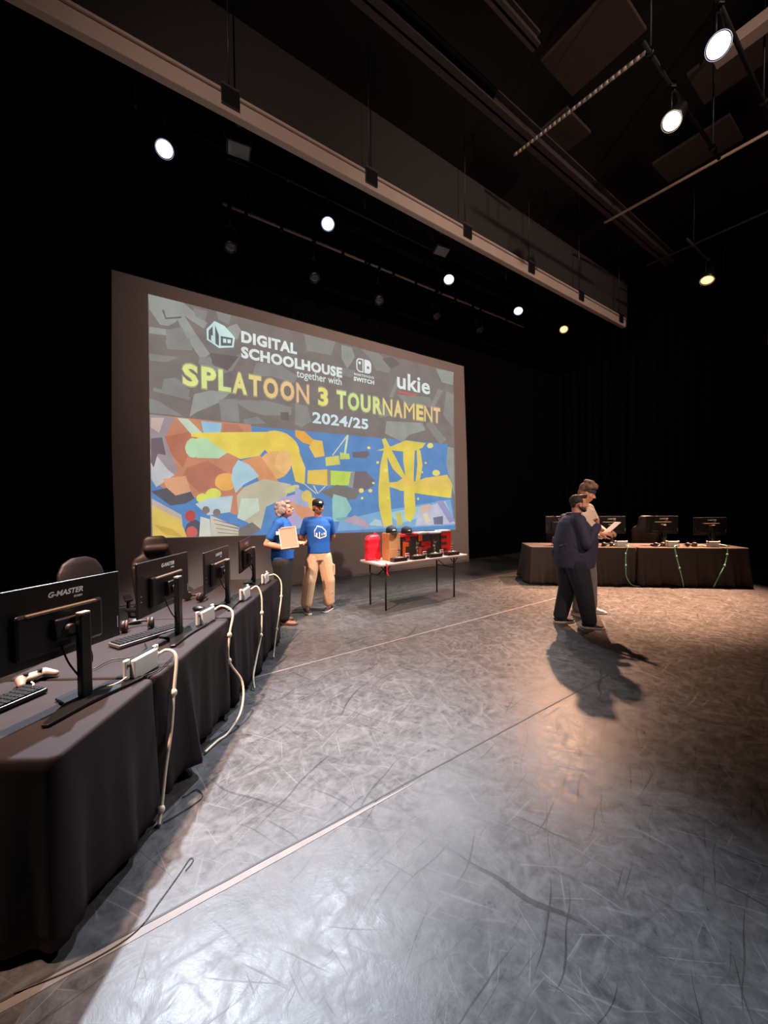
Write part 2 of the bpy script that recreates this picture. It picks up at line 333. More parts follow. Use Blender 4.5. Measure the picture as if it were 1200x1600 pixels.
SLIDE_ART = [
('pic',(84, 134, 196),[(0.45,3.09),(7.20,3.17),(7.15,2.70),(7.20,2.48),(7.32,2.14),(7.38,1.55),(7.48,0.89),(0.44,1.09)]),
('pic',(122, 172, 214),[(4.98,1.44),(7.28,1.71),(7.47,1.02),(3.88,1.04),(3.96,1.26)]),
('pic',(160, 205, 215),[(5.23,1.40),(6.54,1.59),(6.85,1.40),(5.58,1.13)]),
('pic',(204, 132, 100),[(0.45,3.13),(2.09,3.14),(2.11,2.85),(1.85,2.63),(1.92,1.96),(1.81,1.44),(1.40,1.60),(1.05,1.80),(0.71,1.85),(0.43,2.07)]),
('pic',(190, 112, 84),[(0.65,2.78),(1.20,2.95),(0.93,2.28),(0.72,2.55)]),
('pic',(188, 114, 90),[(0.99,2.28),(1.33,2.42),(1.70,2.18),(1.50,1.88),(1.18,1.85),(0.92,2.13)]),
('pic',(186, 120, 96),[(1.60,3.11),(1.86,3.11),(2.09,2.86),(1.86,2.72),(1.57,2.88)]),
('pic',(150, 200, 226),[(1.23,3.11),(1.57,3.11),(1.55,2.93),(1.27,2.90)]),
('pic',(196, 214, 188),[(0.86,3.12),(1.03,3.12),(1.25,2.90),(1.09,2.84)]),
('pic',(160, 145, 150),[(0.45,3.13),(0.82,3.12),(0.67,2.78),(0.86,2.20),(0.43,2.12)]),
('pic',(205, 180, 170),[(0.48,3.08),(0.67,3.10),(0.59,2.84),(0.47,2.92)]),
('pic',(196, 196, 200),[(0.45,2.55),(0.54,2.47),(0.70,2.24),(0.80,2.15),(0.53,1.94),(0.45,2.07)]),
('pic',(110, 92, 96),[(0.47,2.74),(0.63,2.77),(0.68,2.48),(0.56,2.49),(0.50,2.26),(0.46,2.35)]),
('pic',(88, 84, 92),[(0.46,1.87),(0.73,1.94),(1.01,1.94),(1.10,1.75),(0.96,1.66),(0.73,1.63),(0.47,1.85)]),
('pic',(226, 160, 120),[(0.63,2.08),(0.97,2.14),(1.05,1.87),(0.81,1.80),(0.67,1.94)]),
('pic',(198, 178, 168),[(0.45,1.75),(0.89,1.47),(0.91,1.30),(0.44,1.62)]),
('pic',(228, 196, 92),[(0.45,1.64),(0.87,1.39),(0.97,1.05),(0.44,1.06)]),
('pic',(210, 170, 70),[(0.48,1.32),(0.76,1.23),(0.90,1.08),(0.65,1.14)]),
('pic',(78, 78, 92),[(1.23,1.18),(1.22,1.12),(1.20,1.07),(1.17,1.03),(1.13,1.00),(1.08,1.00),(1.04,1.01),(1.00,1.04),(0.97,1.08),(0.95,1.14),(0.94,1.19),(0.95,1.25),(0.97,1.30),(1.01,1.34),(1.05,1.37),(1.09,1.38),(1.13,1.37),(1.17,1.34),(1.20,1.29),(1.22,1.24)]),
('pic',(196, 70, 66),[(1.11,1.44),(1.11,1.41),(1.09,1.39),(1.08,1.36),(1.05,1.35),(1.03,1.35),(1.00,1.35),(0.98,1.37),(0.96,1.39),(0.95,1.42),(0.95,1.45),(0.95,1.48),(0.97,1.51),(0.98,1.53),(1.01,1.54),(1.03,1.55),(1.06,1.54),(1.08,1.53),(1.10,1.50),(1.11,1.48)]),
('pic',(206, 90, 84),[(1.14,1.15),(1.13,1.12),(1.12,1.09),(1.10,1.06),(1.07,1.05),(1.04,1.04),(1.01,1.05),(0.99,1.07),(0.97,1.09),(0.96,1.13),(0.95,1.16),(0.96,1.19),(0.97,1.22),(0.99,1.25),(1.02,1.26),(1.05,1.27),(1.07,1.26),(1.10,1.24),(1.12,1.22),(1.13,1.19)]),
('pic',(214, 214, 200),[(1.19,1.43),(1.34,1.38),(1.35,1.06),(1.16,1.05)]),
('pic',(206, 196, 176),[(1.35,1.45),(1.84,1.21),(1.83,1.05),(1.35,1.07)]),
('pic',(120, 100, 92),[(1.40,1.37),(1.83,1.23),(1.83,1.25),(1.40,1.38)]),
('pic',(120, 100, 92),[(1.42,1.29),(1.83,1.18),(1.83,1.20),(1.42,1.30)]),
('pic',(120, 100, 92),[(1.44,1.21),(1.83,1.13),(1.83,1.14),(1.44,1.22)]),
('pic',(120, 100, 92),[(1.46,1.13),(1.83,1.08),(1.83,1.09),(1.47,1.14)]),
('paint',(186, 222, 176),[(1.22,2.64),(1.21,2.59),(1.19,2.54),(1.16,2.50),(1.13,2.47),(1.09,2.46),(1.05,2.47),(1.02,2.49),(0.99,2.53),(0.98,2.57),(0.97,2.62),(0.98,2.67),(1.00,2.72),(1.03,2.76),(1.06,2.79),(1.10,2.80),(1.13,2.79),(1.17,2.77),(1.19,2.74),(1.21,2.69)]),
('paint',(186, 222, 176),[(1.00,2.74),(1.34,2.86),(1.71,2.62),(1.51,2.47),(1.15,2.46)]),
('paint',(238, 212, 84),[(1.07,2.82),(1.32,2.81),(1.58,2.62),(1.89,2.48),(2.24,2.56),(2.41,2.76),(2.51,2.84),(2.40,3.03),(2.24,2.92),(2.13,2.74),(1.92,2.67),(1.65,2.75),(1.35,2.92),(1.07,2.88)]),
('paint',(240, 206, 80),[(3.02,2.61),(2.96,2.54),(2.87,2.50),(2.76,2.49),(2.64,2.50),(2.52,2.54),(2.42,2.61),(2.34,2.69),(2.29,2.77),(2.28,2.86),(2.30,2.94),(2.36,3.01),(2.44,3.05),(2.55,3.07),(2.67,3.06),(2.79,3.03),(2.90,2.96),(2.98,2.88),(3.03,2.79),(3.05,2.70)]),
('paint',(240, 206, 80),[(2.79,2.80),(3.02,2.73),(3.17,2.37),(3.15,2.03),(2.95,2.09),(2.87,2.42)]),
('paint',(236, 176, 108),[(2.84,2.41),(2.83,2.32),(2.78,2.24),(2.71,2.18),(2.62,2.14),(2.53,2.12),(2.43,2.13),(2.35,2.17),(2.28,2.23),(2.24,2.30),(2.23,2.38),(2.25,2.47),(2.29,2.54),(2.36,2.61),(2.44,2.65),(2.53,2.67),(2.63,2.67),(2.72,2.63),(2.78,2.57),(2.83,2.50)]),
('paint',(246, 190, 120),[(2.88,2.48),(2.87,2.41),(2.85,2.34),(2.81,2.29),(2.76,2.25),(2.71,2.24),(2.66,2.25),(2.61,2.28),(2.57,2.33),(2.55,2.39),(2.54,2.46),(2.55,2.53),(2.58,2.59),(2.62,2.65),(2.66,2.68),(2.72,2.70),(2.77,2.69),(2.82,2.66),(2.85,2.61),(2.88,2.55)]),
('paint',(226, 150, 98),[(1.90,2.45),(2.26,2.57),(2.53,2.18),(2.64,2.02),(2.31,1.96),(2.10,2.28)]),
('paint',(244, 176, 88),[(1.81,2.06),(1.80,2.00),(1.77,1.96),(1.73,1.92),(1.68,1.90),(1.62,1.89),(1.56,1.89),(1.51,1.92),(1.47,1.95),(1.44,2.00),(1.44,2.05),(1.45,2.10),(1.47,2.14),(1.51,2.18),(1.57,2.20),(1.62,2.21),(1.68,2.21),(1.74,2.19),(1.78,2.15),(1.80,2.11)]),
('paint',(222, 224, 96),[(1.54,1.83),(1.53,1.80),(1.51,1.77),(1.49,1.74),(1.45,1.73),(1.41,1.72),(1.37,1.73),(1.33,1.74),(1.31,1.77),(1.29,1.80),(1.28,1.83),(1.29,1.86),(1.31,1.89),(1.34,1.91),(1.37,1.93),(1.41,1.93),(1.45,1.93),(1.49,1.91),(1.52,1.89),(1.53,1.86)]),
('paint',(222, 226, 92),[(1.33,1.75),(1.33,1.72),(1.31,1.69),(1.29,1.67),(1.26,1.66),(1.23,1.66),(1.20,1.66),(1.17,1.68),(1.15,1.70),(1.13,1.72),(1.13,1.75),(1.13,1.78),(1.15,1.80),(1.17,1.82),(1.20,1.83),(1.23,1.84),(1.26,1.83),(1.29,1.82),(1.32,1.80),(1.33,1.78)]),
('pic',(176, 212, 226),[(1.75,2.31),(1.85,2.46),(2.05,2.38),(2.23,2.17),(1.94,2.01),(1.79,1.85),(1.72,2.11)]),
('pic',(196, 188, 158),[(1.94,1.96),(2.31,2.12),(2.86,2.03),(2.74,1.75),(2.35,1.59),(2.24,1.16),(1.83,1.39),(1.81,1.80)]),
('pic',(206, 222, 200),[(1.89,1.75),(2.20,1.75),(2.22,1.51),(1.93,1.33),(1.81,1.39)]),
('pic',(190, 210, 220),[(1.11,1.65),(1.31,1.75),(1.74,1.80),(1.69,1.50),(1.31,1.45)]),
('pic',(216, 206, 120),[(3.03,2.00),(3.03,1.98),(3.01,1.95),(2.99,1.93),(2.95,1.90),(2.90,1.88),(2.85,1.86),(2.81,1.85),(2.77,1.85),(2.74,1.86),(2.73,1.88),(2.73,1.90),(2.74,1.92),(2.77,1.95),(2.81,1.97),(2.85,2.00),(2.90,2.01),(2.94,2.02),(2.98,2.02),(3.01,2.02)]),
('pic',(130, 118, 108),[(1.34,1.54),(1.34,1.52),(1.33,1.50),(1.31,1.49),(1.30,1.48),(1.28,1.47),(1.26,1.48),(1.24,1.49),(1.23,1.50),(1.22,1.52),(1.22,1.54),(1.22,1.57),(1.23,1.58),(1.24,1.60),(1.26,1.61),(1.28,1.61),(1.30,1.61),(1.32,1.60),(1.33,1.58),(1.34,1.56)]),
('pic',(130, 118, 108),[(1.52,1.49),(1.52,1.47),(1.51,1.45),(1.50,1.44),(1.48,1.43),(1.46,1.42),(1.44,1.43),(1.42,1.44),(1.41,1.45),(1.40,1.47),(1.39,1.49),(1.40,1.52),(1.41,1.54),(1.42,1.55),(1.44,1.56),(1.46,1.56),(1.48,1.56),(1.50,1.55),(1.51,1.53),(1.52,1.51)]),
('pic',(190, 168, 212),[(2.63,1.75),(3.07,1.86),(3.20,1.58),(3.18,1.18),(2.74,1.17)]),
('pic',(226, 160, 112),[(2.69,1.72),(3.19,1.61),(3.20,1.40),(2.80,1.58)]),
('pic',(170, 176, 214),[(2.94,1.99),(3.30,1.78),(3.46,1.47),(3.12,1.17),(2.93,1.12)]),
('pic',(226, 150, 110),[(2.94,1.63),(3.33,1.53),(3.39,1.38),(3.13,1.29),(2.94,1.45)]),
('pic',(232, 200, 98),[(3.30,1.80),(3.30,1.76),(3.28,1.73),(3.26,1.70),(3.22,1.68),(3.19,1.68),(3.15,1.68),(3.12,1.70),(3.10,1.73),(3.08,1.76),(3.08,1.80),(3.08,1.83),(3.10,1.87),(3.13,1.89),(3.16,1.91),(3.19,1.92),(3.23,1.91),(3.26,1.89),(3.28,1.87),(3.30,1.83)]),
('pic',(236, 196, 84),[(3.45,1.64),(3.44,1.60),(3.42,1.56),(3.40,1.54),(3.36,1.52),(3.33,1.52),(3.29,1.52),(3.26,1.54),(3.24,1.57),(3.22,1.60),(3.22,1.64),(3.22,1.67),(3.24,1.71),(3.26,1.73),(3.30,1.75),(3.33,1.76),(3.37,1.75),(3.40,1.73),(3.42,1.71),(3.44,1.67)]),
('pic',(120, 112, 108),[(1.83,1.18),(2.08,1.30),(2.24,1.16),(2.08,1.04),(1.83,1.05)]),
('pic',(236, 196, 80),[(3.22,2.32),(3.67,2.36),(3.70,2.01),(3.20,2.05)]),
('pic',(196, 222, 84),[(3.73,2.34),(4.31,2.33),(4.26,2.03),(3.74,2.03)]),
('pic',(150, 140, 130),[(3.66,2.36),(3.74,2.35),(3.74,2.02),(3.66,2.01)]),
('pic',(112, 100, 106),[(4.34,2.34),(4.62,2.36),(4.86,2.16),(4.82,2.03),(4.57,1.92),(4.28,1.98)]),
('pic',(150, 148, 150),[(4.23,2.31),(4.34,2.35),(4.28,1.97),(4.17,2.01)]),
('pic',(116, 110, 104),[(3.50,1.88),(3.89,2.04),(4.23,1.98),(4.49,1.92),(4.34,1.72),(3.82,1.72)]),
('pic',(150, 200, 190),[(3.77,1.73),(4.03,1.67),(4.12,1.53),(3.96,1.34),(3.78,1.36),(3.77,1.25),(4.03,1.25),(4.25,1.51),(4.11,1.76),(3.80,1.84)]),
('pic',(216, 206, 92),[(3.62,2.61),(3.94,2.67),(3.97,2.48),(3.63,2.43)]),
('pic',(200, 212, 90),[(3.97,2.74),(4.20,2.72),(4.21,2.61),(3.97,2.59)]),
('pic',(108, 96, 104),[(4.27,2.76),(4.66,2.82),(4.74,2.76),(4.62,2.65),(4.29,2.65)]),
('pic',(206, 220, 170),[(4.14,3.13),(4.06,2.70),(4.11,2.70),(4.19,3.13)]),
('pic',(206, 220, 170),[(4.14,3.12),(3.78,2.67),(3.80,2.66),(4.16,3.10)]),
('pic',(236, 226, 170),[(3.33,2.01),(3.43,1.84),(3.62,2.00),(3.60,2.01),(3.44,1.86),(3.35,2.02)]),
('pic',(226, 226, 180),[(3.13,2.04),(3.39,1.84),(3.41,1.85),(3.14,2.05)]),
('pic',(120, 170, 190),[(3.85,1.28),(4.11,1.31),(4.40,1.30),(4.63,1.09),(4.66,1.12),(4.42,1.33),(4.10,1.34),(3.84,1.32)]),
('pic',(186, 160, 180),[(4.07,1.24),(4.33,1.33),(4.55,1.23),(4.67,1.06),(4.70,1.08),(4.58,1.26),(4.33,1.37),(4.06,1.28)]),
('splat',(232, 208, 76),[(5.69,3.05),(5.87,2.90),(6.06,3.12),(6.01,2.23),(6.07,1.41),(5.90,1.16),(5.74,1.24),(5.70,1.79),(5.75,2.29),(5.69,2.65)]),
('splat',(232, 208, 76),[(5.14,3.11),(5.12,2.87),(5.02,2.52),(4.96,1.99),(4.97,1.56),(5.10,1.07),(5.35,1.12),(5.15,1.59),(5.10,1.99),(5.13,2.51),(5.20,2.87),(5.18,3.12)]),
('splat',(232, 208, 76),[(5.07,3.11),(5.21,2.72),(5.38,2.44),(5.75,2.16),(5.80,2.21),(5.45,2.49),(5.32,2.76),(5.17,3.15)]),
('splat',(232, 208, 76),[(4.91,2.84),(5.33,2.97),(5.78,3.15),(6.40,3.13),(6.30,3.01),(5.92,2.87),(5.33,2.88)]),
('splat',(232, 208, 76),[(6.11,3.01),(6.23,2.93),(6.30,2.57),(6.20,2.16),(6.05,2.05),(6.13,2.57)]),
('splat',(236, 200, 88),[(5.11,2.10),(5.50,2.14),(5.73,2.26),(6.05,2.16),(6.40,2.26),(7.15,2.36),(7.33,2.11),(7.28,1.75),(6.34,1.86),(5.77,1.93),(5.32,2.00)]),
('splat',(232, 208, 76),[(5.32,2.02),(6.05,2.05),(6.54,1.94),(7.28,1.99),(7.23,1.75),(6.34,1.84),(5.59,1.93)]),
('splat',(240, 224, 110),[(4.99,2.58),(4.98,2.56),(4.96,2.54),(4.93,2.54),(4.91,2.55),(4.91,2.57),(4.91,2.59),(4.93,2.60),(4.96,2.60),(4.98,2.59)]),
('splat',(240, 224, 110),[(5.24,2.40),(5.22,2.38),(5.19,2.36),(5.16,2.36),(5.13,2.37),(5.12,2.40),(5.13,2.42),(5.16,2.44),(5.19,2.44),(5.22,2.43)]),
('splat',(240, 224, 110),[(5.27,1.76),(5.26,1.74),(5.24,1.72),(5.21,1.72),(5.19,1.74),(5.18,1.76),(5.19,1.78),(5.21,1.79),(5.24,1.79),(5.26,1.78)]),
('splat',(240, 224, 110),[(6.32,2.40),(6.31,2.38),(6.30,2.37),(6.28,2.37),(6.27,2.38),(6.26,2.39),(6.27,2.41),(6.28,2.42),(6.30,2.42),(6.31,2.41)]),
('splat',(240, 224, 110),[(6.43,2.64),(6.43,2.62),(6.41,2.61),(6.39,2.61),(6.37,2.62),(6.37,2.63),(6.37,2.65),(6.39,2.66),(6.41,2.66),(6.43,2.65)]),
('splat',(240, 224, 110),[(6.89,2.40),(6.86,2.35),(6.79,2.32),(6.71,2.32),(6.64,2.35),(6.62,2.39),(6.65,2.44),(6.71,2.47),(6.79,2.47),(6.86,2.45)]),
('splat',(240, 224, 110),[(6.66,3.09),(6.64,3.05),(6.59,3.02),(6.52,3.01),(6.47,3.03),(6.45,3.07),(6.47,3.11),(6.52,3.14),(6.59,3.15),(6.64,3.13)]),
('splat',(240, 224, 110),[(6.18,1.73),(6.17,1.71),(6.16,1.70),(6.14,1.70),(6.12,1.71),(6.11,1.73),(6.12,1.75),(6.14,1.76),(6.16,1.76),(6.17,1.75)]),
('splat',(240, 224, 110),[(4.75,2.89),(4.74,2.87),(4.72,2.86),(4.69,2.86),(4.67,2.87),(4.66,2.89),(4.67,2.91),(4.69,2.92),(4.72,2.92),(4.74,2.91)]),
('splat',(240, 224, 110),[(4.85,2.09),(4.85,2.08),(4.83,2.07),(4.81,2.07),(4.79,2.08),(4.78,2.09),(4.79,2.11),(4.81,2.12),(4.83,2.12),(4.85,2.11)]),
('splat',(240, 224, 110),[(4.79,1.92),(4.78,1.90),(4.75,1.88),(4.72,1.88),(4.69,1.90),(4.68,1.92),(4.69,1.94),(4.72,1.96),(4.75,1.96),(4.78,1.94)]),
('splat',(240, 224, 110),[(4.56,1.92),(4.55,1.89),(4.51,1.87),(4.47,1.87),(4.44,1.89),(4.43,1.92),(4.44,1.95),(4.47,1.97),(4.52,1.97),(4.55,1.95)]),
('splat',(240, 224, 110),[(4.55,1.75),(4.54,1.73),(4.52,1.72),(4.50,1.72),(4.48,1.73),(4.48,1.75),(4.49,1.77),(4.50,1.78),(4.52,1.78),(4.54,1.77)]),
('splat',(238, 170, 60),[(2.96,3.12),(3.15,3.11),(3.35,2.96),(3.31,2.84),(3.12,2.88),(2.96,2.99)]),
('splat',(242, 196, 80),[(3.35,2.96),(3.55,2.95),(3.60,2.64),(3.38,2.59),(3.25,2.80)]),
('pic',(206, 190, 90),[(5.45,1.39),(5.61,1.41),(5.65,1.10),(5.49,1.08)]),
('pic',(196, 196, 216),[(6.14,1.41),(6.54,1.56),(7.06,1.67),(7.44,1.06),(6.05,1.06)]),
('pic',(226, 186, 166),[(6.22,1.56),(6.54,1.59),(6.54,1.44),(6.24,1.37)]),
('pic',(150, 150, 196),[(6.75,1.67),(6.98,1.69),(7.44,1.14),(7.22,1.09)]),
('pic',(232, 216, 180),[(6.29,1.35),(6.44,1.37),(6.56,1.17),(6.39,1.10)]),
('pic',(110, 108, 140),[(6.64,1.25),(6.98,1.28),(6.98,1.06),(6.67,1.07)]),
('pic',(180, 206, 216),[(4.68,1.14),(4.85,1.27),(5.02,1.23),(5.06,1.09)]),
('camo',(150, 152, 146),[(0.48,5.08),(0.99,5.09),(1.01,5.04),(0.88,4.74),(0.76,4.64),(0.64,4.63),(0.49,4.85)]),
('camo',(150, 152, 146),[(0.87,4.84),(1.01,4.52),(1.26,4.18),(1.40,4.31),(1.15,4.65),(0.97,4.93)]),
('camo',(150, 152, 146),[(0.90,4.93),(1.13,4.81),(1.31,4.73),(1.37,4.84),(1.21,4.95),(0.99,5.09)]),
('camo',(150, 152, 146),[(0.48,4.45),(0.76,4.48),(0.77,4.58),(0.49,4.56)]),
('camo',(136, 134, 130),[(0.71,4.39),(1.08,4.51),(1.12,4.31),(0.74,4.25)]),
('camo',(136, 134, 130),[(0.72,4.56),(0.96,4.67),(1.06,4.46),(0.73,4.37)]),
('camo',(136, 134, 130),[(0.47,4.12),(0.91,4.15),(0.71,4.03),(0.48,4.01)]),
('camo',(136, 134, 130),[(1.22,4.20),(1.39,4.26),(1.44,4.10),(1.21,4.09)]),
('camo',(104, 94, 92),[(0.67,4.88),(0.72,4.74),(0.96,4.82),(0.96,4.85),(0.73,4.77),(0.70,4.89)]),
('camo',(136, 134, 130),[(1.15,5.04),(1.37,5.05),(1.33,4.87),(1.18,4.90)]),
('camo',(136, 134, 130),[(1.52,5.09),(1.77,5.08),(1.73,4.90),(1.55,4.95)]),
('camo',(136, 134, 130),[(0.52,3.58),(1.08,3.50),(1.05,3.45),(0.52,3.52)]),
('camo',(136, 134, 130),[(0.67,3.74),(0.85,3.80),(1.06,3.62),(1.04,3.50),(0.64,3.54)]),
('camo',(136, 134, 130),[(0.46,3.39),(0.60,3.36),(0.94,3.16),(0.46,3.16)]),
('camo',(150, 152, 146),[(1.13,3.56),(1.40,3.67),(1.73,3.67),(1.53,3.47),(1.16,3.25),(1.05,3.16)]),
('camo',(136, 134, 130),[(1.53,3.52),(1.85,3.59),(1.89,3.16),(1.57,3.15)]),
('camo',(136, 134, 130),[(1.77,3.55),(2.39,3.63),(2.89,3.57),(2.89,3.41),(2.33,3.34),(2.07,3.39)]),
('camo',(136, 134, 130),[(1.25,4.23),(1.45,4.25),(1.40,4.11),(1.69,4.17),(1.89,4.41),(1.93,4.37),(1.78,4.09),(1.64,4.01),(1.24,4.01)]),
('camo',(136, 134, 130),[(2.21,4.32),(2.67,4.36),(3.04,4.21),(2.95,4.05),(2.50,4.11),(2.13,4.05)]),
('camo',(150, 152, 146),[(1.70,4.85),(1.87,4.96),(1.94,4.86),(1.87,4.66),(1.70,4.75)]),
('camo',(136, 134, 130),[(1.96,3.22),(2.22,3.30),(2.38,3.19),(1.96,3.13)]),
('camo',(104, 94, 92),[(2.66,3.44),(2.83,3.46),(2.83,3.29),(2.67,3.30)]),
('camo',(104, 94, 92),[(1.39,4.33),(1.89,4.36),(1.69,4.07),(1.45,4.12)]),
('camo',(136, 134, 130),[(3.18,5.08),(3.90,5.09),(3.79,4.78),(3.24,4.76)]),
('camo',(150, 152, 146),[(4.04,5.06),(4.30,5.05),(4.38,4.87),(4.18,4.57),(4.04,4.77)]),
('camo',(136, 134, 130),[(4.53,5.07),(5.02,5.07),(5.35,4.90),(5.31,4.68),(4.93,4.68),(4.77,4.92)]),
('camo',(104, 94, 92),[(5.10,4.98),(5.40,5.08),(5.62,4.95),(5.35,4.79)]),
('camo',(136, 134, 130),[(4.00,4.57),(4.37,4.57),(4.29,4.40),(3.96,4.40)]),
('camo',(136, 134, 130),[(5.52,4.22),(6.56,4.30),(6.71,4.06),(5.88,3.99)]),
('camo',(150, 152, 146),[(5.21,3.55),(6.31,3.63),(6.41,3.46),(5.88,3.29),(5.69,3.10),(5.16,3.26)]),
('camo',(136, 134, 130),[(6.42,3.60),(6.91,3.14),(7.13,3.28),(6.59,3.71)]),
('camo',(150, 152, 146),[(6.77,5.06),(7.41,5.10),(7.38,4.74),(6.98,4.75)]),
('camo',(136, 134, 130),[(6.84,4.56),(6.60,4.10),(6.72,4.08),(7.01,4.53)]),
('camo',(136, 134, 130),[(7.14,4.54),(7.41,4.51),(7.37,3.63),(7.02,3.91)]),
('camo',(150, 152, 146),[(7.18,3.10),(7.40,3.08),(7.42,1.80),(7.28,2.12),(7.12,2.66)]),
('camo',(136, 134, 130),[(5.52,4.59),(5.29,4.13),(5.40,4.12),(5.62,4.58)]),
('camo',(136, 134, 130),[(2.97,3.66),(3.23,3.63),(3.32,3.34),(3.09,3.19),(2.96,3.24)]),
('camo',(136, 134, 130),[(4.88,3.92),(5.17,3.93),(5.34,3.70),(5.00,3.59)]),
]

XR = Matrix.Rotation(R(90),4,'X')     # local (x,y,z) -> (x,-z,y): drawing plane upright, +z towards the stage

slide_o = MB().prism([(s-cx0,z) for s,z in [(.44,1.09),(7.48,.89),(7.40,5.10),(.48,5.09)]], .0302,.031, XR).build('projected_slide', proj((121,111,107)), scr)
def layer(name, kinds, base):
    mb = MB(); mats = []; idx = {}
    i = 0
    for k,c,p in SLIDE_ART:
        if k not in kinds: continue
        if c not in idx: idx[c] = len(mats); mats.append(proj(c))
        # clip to the slide sides
        q = [(min(max(s,.46),7.43)-cx0, min(max(z,1.10-.2*(s-.44)/7.04),5.09)) for s,z in p]
        i += 1
        h = base + i*.00025
        vs = [mb.bm.verts.new(XR @ Vector((x,y,h))) for x,y in q]
        f = mb.bm.faces.new(vs); f.material_index = idx[c]
    bmesh.ops.triangulate(mb.bm, faces=mb.bm.faces[:])
    me = bpy.data.meshes.new(name); mb.bm.to_mesh(me); mb.bm.free()
    for m in mats: me.materials.append(m)
    o = bpy.data.objects.new(name, me); sc.collection.objects.link(o); o.parent = slide_o
    return o
layer('banner_pattern', ('camo',), .0312)
layer('cartoon_picture', ('pic','paint','splat'), .0312)
def stext(name, items, m, h=.052, glow=None):
    mb = MB(); mats = [m] if not isinstance(m,list) else m
    for (body, s, z, wd, ht, off, mi, sp) in items:
        text_bm(mb, body, 1.0, XR @ Matrix.Translation((s-cx0, z, h)), .001, off, width=wd, height=ht, mi=mi, space=sp)
    return mb.build(name, mats, slide_o)
PW = proj((232,242,240)); 
stext('school_lettering', [('DIGITAL',2.47,4.63,1.08,.215,.048,0,1.1),('SCHOOLHOUSE',2.985,4.345,2.11,.215,.048,0,1.08)], PW)
stext('with_lettering', [('together with',3.52,4.135,1.02,.20,.008,0,1.0)], PW)
# headline, coloured letter by letter, with a soft wider glow behind each letter
word = 'SPLATOON 3 TOURNAMENT'
cols = [(236,240,140),(228,240,140),(222,238,150),(238,228,140),(240,218,136),(242,206,130),(242,200,136),(242,196,140),None,(240,232,120),None,(224,240,140),(210,236,142),(214,236,140),(222,232,136),(232,222,130),(240,212,130),(240,214,124),(240,216,120),(242,208,130),(242,196,136)]
adv = {'S':.95,'P':.93,'L':.82,'A':1.0,'T':.88,'O':1.1,'N':1.04,' ':.55,'3':.88,'U':1.0,'R':.98,'M':1.26,'E':.88}
tot = sum(adv[c] for c in word); xx = .93; span = 6.92-.93
for depth_, off_, kk, nm in ((.0500,.06,.55,'headline_glow'),(.0530,.035,1,'headline_lettering')):
    mb = MB(); mats = []; xx = .93
    for c_, co in list(zip(word, cols))+[(' ',None)]:
        a = adv[c_]/tot*span
        if c_ != ' ':
            cc = tuple(int(v*.45+118*.55) for v in co) if kk < 1 else co
            mats.append(proj(cc)); 
            text_bm(mb, c_, 1.0, XR @ Matrix.Translation((xx+a/2-cx0, 3.685-(0.025 if kk<1 else 0), depth_)), .001, off_*({'M':0,'N':.3}.get(c_,1)), width=a*(.93 if kk<1 else .84), height=(.425 if kk<1 else .375), mi=len(mats)-1)
        else:
            mb.build(nm, mats, slide_o); mb = MB(); mats = []
        xx += a
stext('year_lettering', [('2024/25',4.02,3.30,1.36,.235,.03,0,1.05)], proj((214,238,244)))
stext('association_lettering', [('ukie',6.03,4.36,1.04,.40,.022,0,1.04)], PW)
MB().prism([(5.56-cx0,4.262),(6.10-cx0,4.262),(6.10-cx0,4.302),(5.56-cx0,4.302)], .052,.053, XR).build('red_underline', proj((226,88,76)), slide_o)
# console emblem: two halves of a rounded tablet
mb = MB()
def rrect(x0,y0,x1,y1,r,left=True,right=True,n=6):
    P = []
    for (cx,cy,a0,on) in ((x1-r,y1-r,0,right),(x0+r,y1-r,90,left),(x0+r,y0+r,180,left),(x1-r,y0+r,270,right)):
        if on: P += [(cx+r*math.cos(R(a0+90*k/n)), cy+r*math.sin(R(a0+90*k/n))) for k in range(n+1)]
        else: P.append((x1 if a0 in (0,270) else x0, y1 if a0 in (0,90) else y0))
    return P
def sprism(mb, poly, h0=.052, h1=.053, mi=0): mb.prism([(x-cx0,y) for x,y in poly], h0, h1, XR, mi)
sprism(mb, rrect(4.40,4.555,4.585,4.855,.09,True,False)); sprism(mb, rrect(4.425,4.58,4.56,4.83,.07,True,False), .0531,.0535, 1)
sprism(mb, [(4.485+.032*math.cos(k*PI/6),4.755+.032*math.sin(k*PI/6)) for k in range(12)], .0536,.054)
sprism(mb, rrect(4.61,4.555,4.79,4.855,.09,False,True)); sprism(mb, [(4.705+.034*math.cos(k*PI/6),4.69+.034*math.sin(k*PI/6)) for k in range(12)], .0531,.0535, 1)
text_bm(mb, 'NINTENDO', 1, XR @ Matrix.Translation((4.60-cx0,4.46,.052)), .001, .03, width=.52, height=.055, space=1.3)
text_bm(mb, 'SWITCH', 1, XR @ Matrix.Translation((4.60-cx0,4.335,.052)), .001, .05, width=.54, height=.095, space=1.1)
mb.build('console_emblem', [PW, proj((122,118,116))], slide_o)
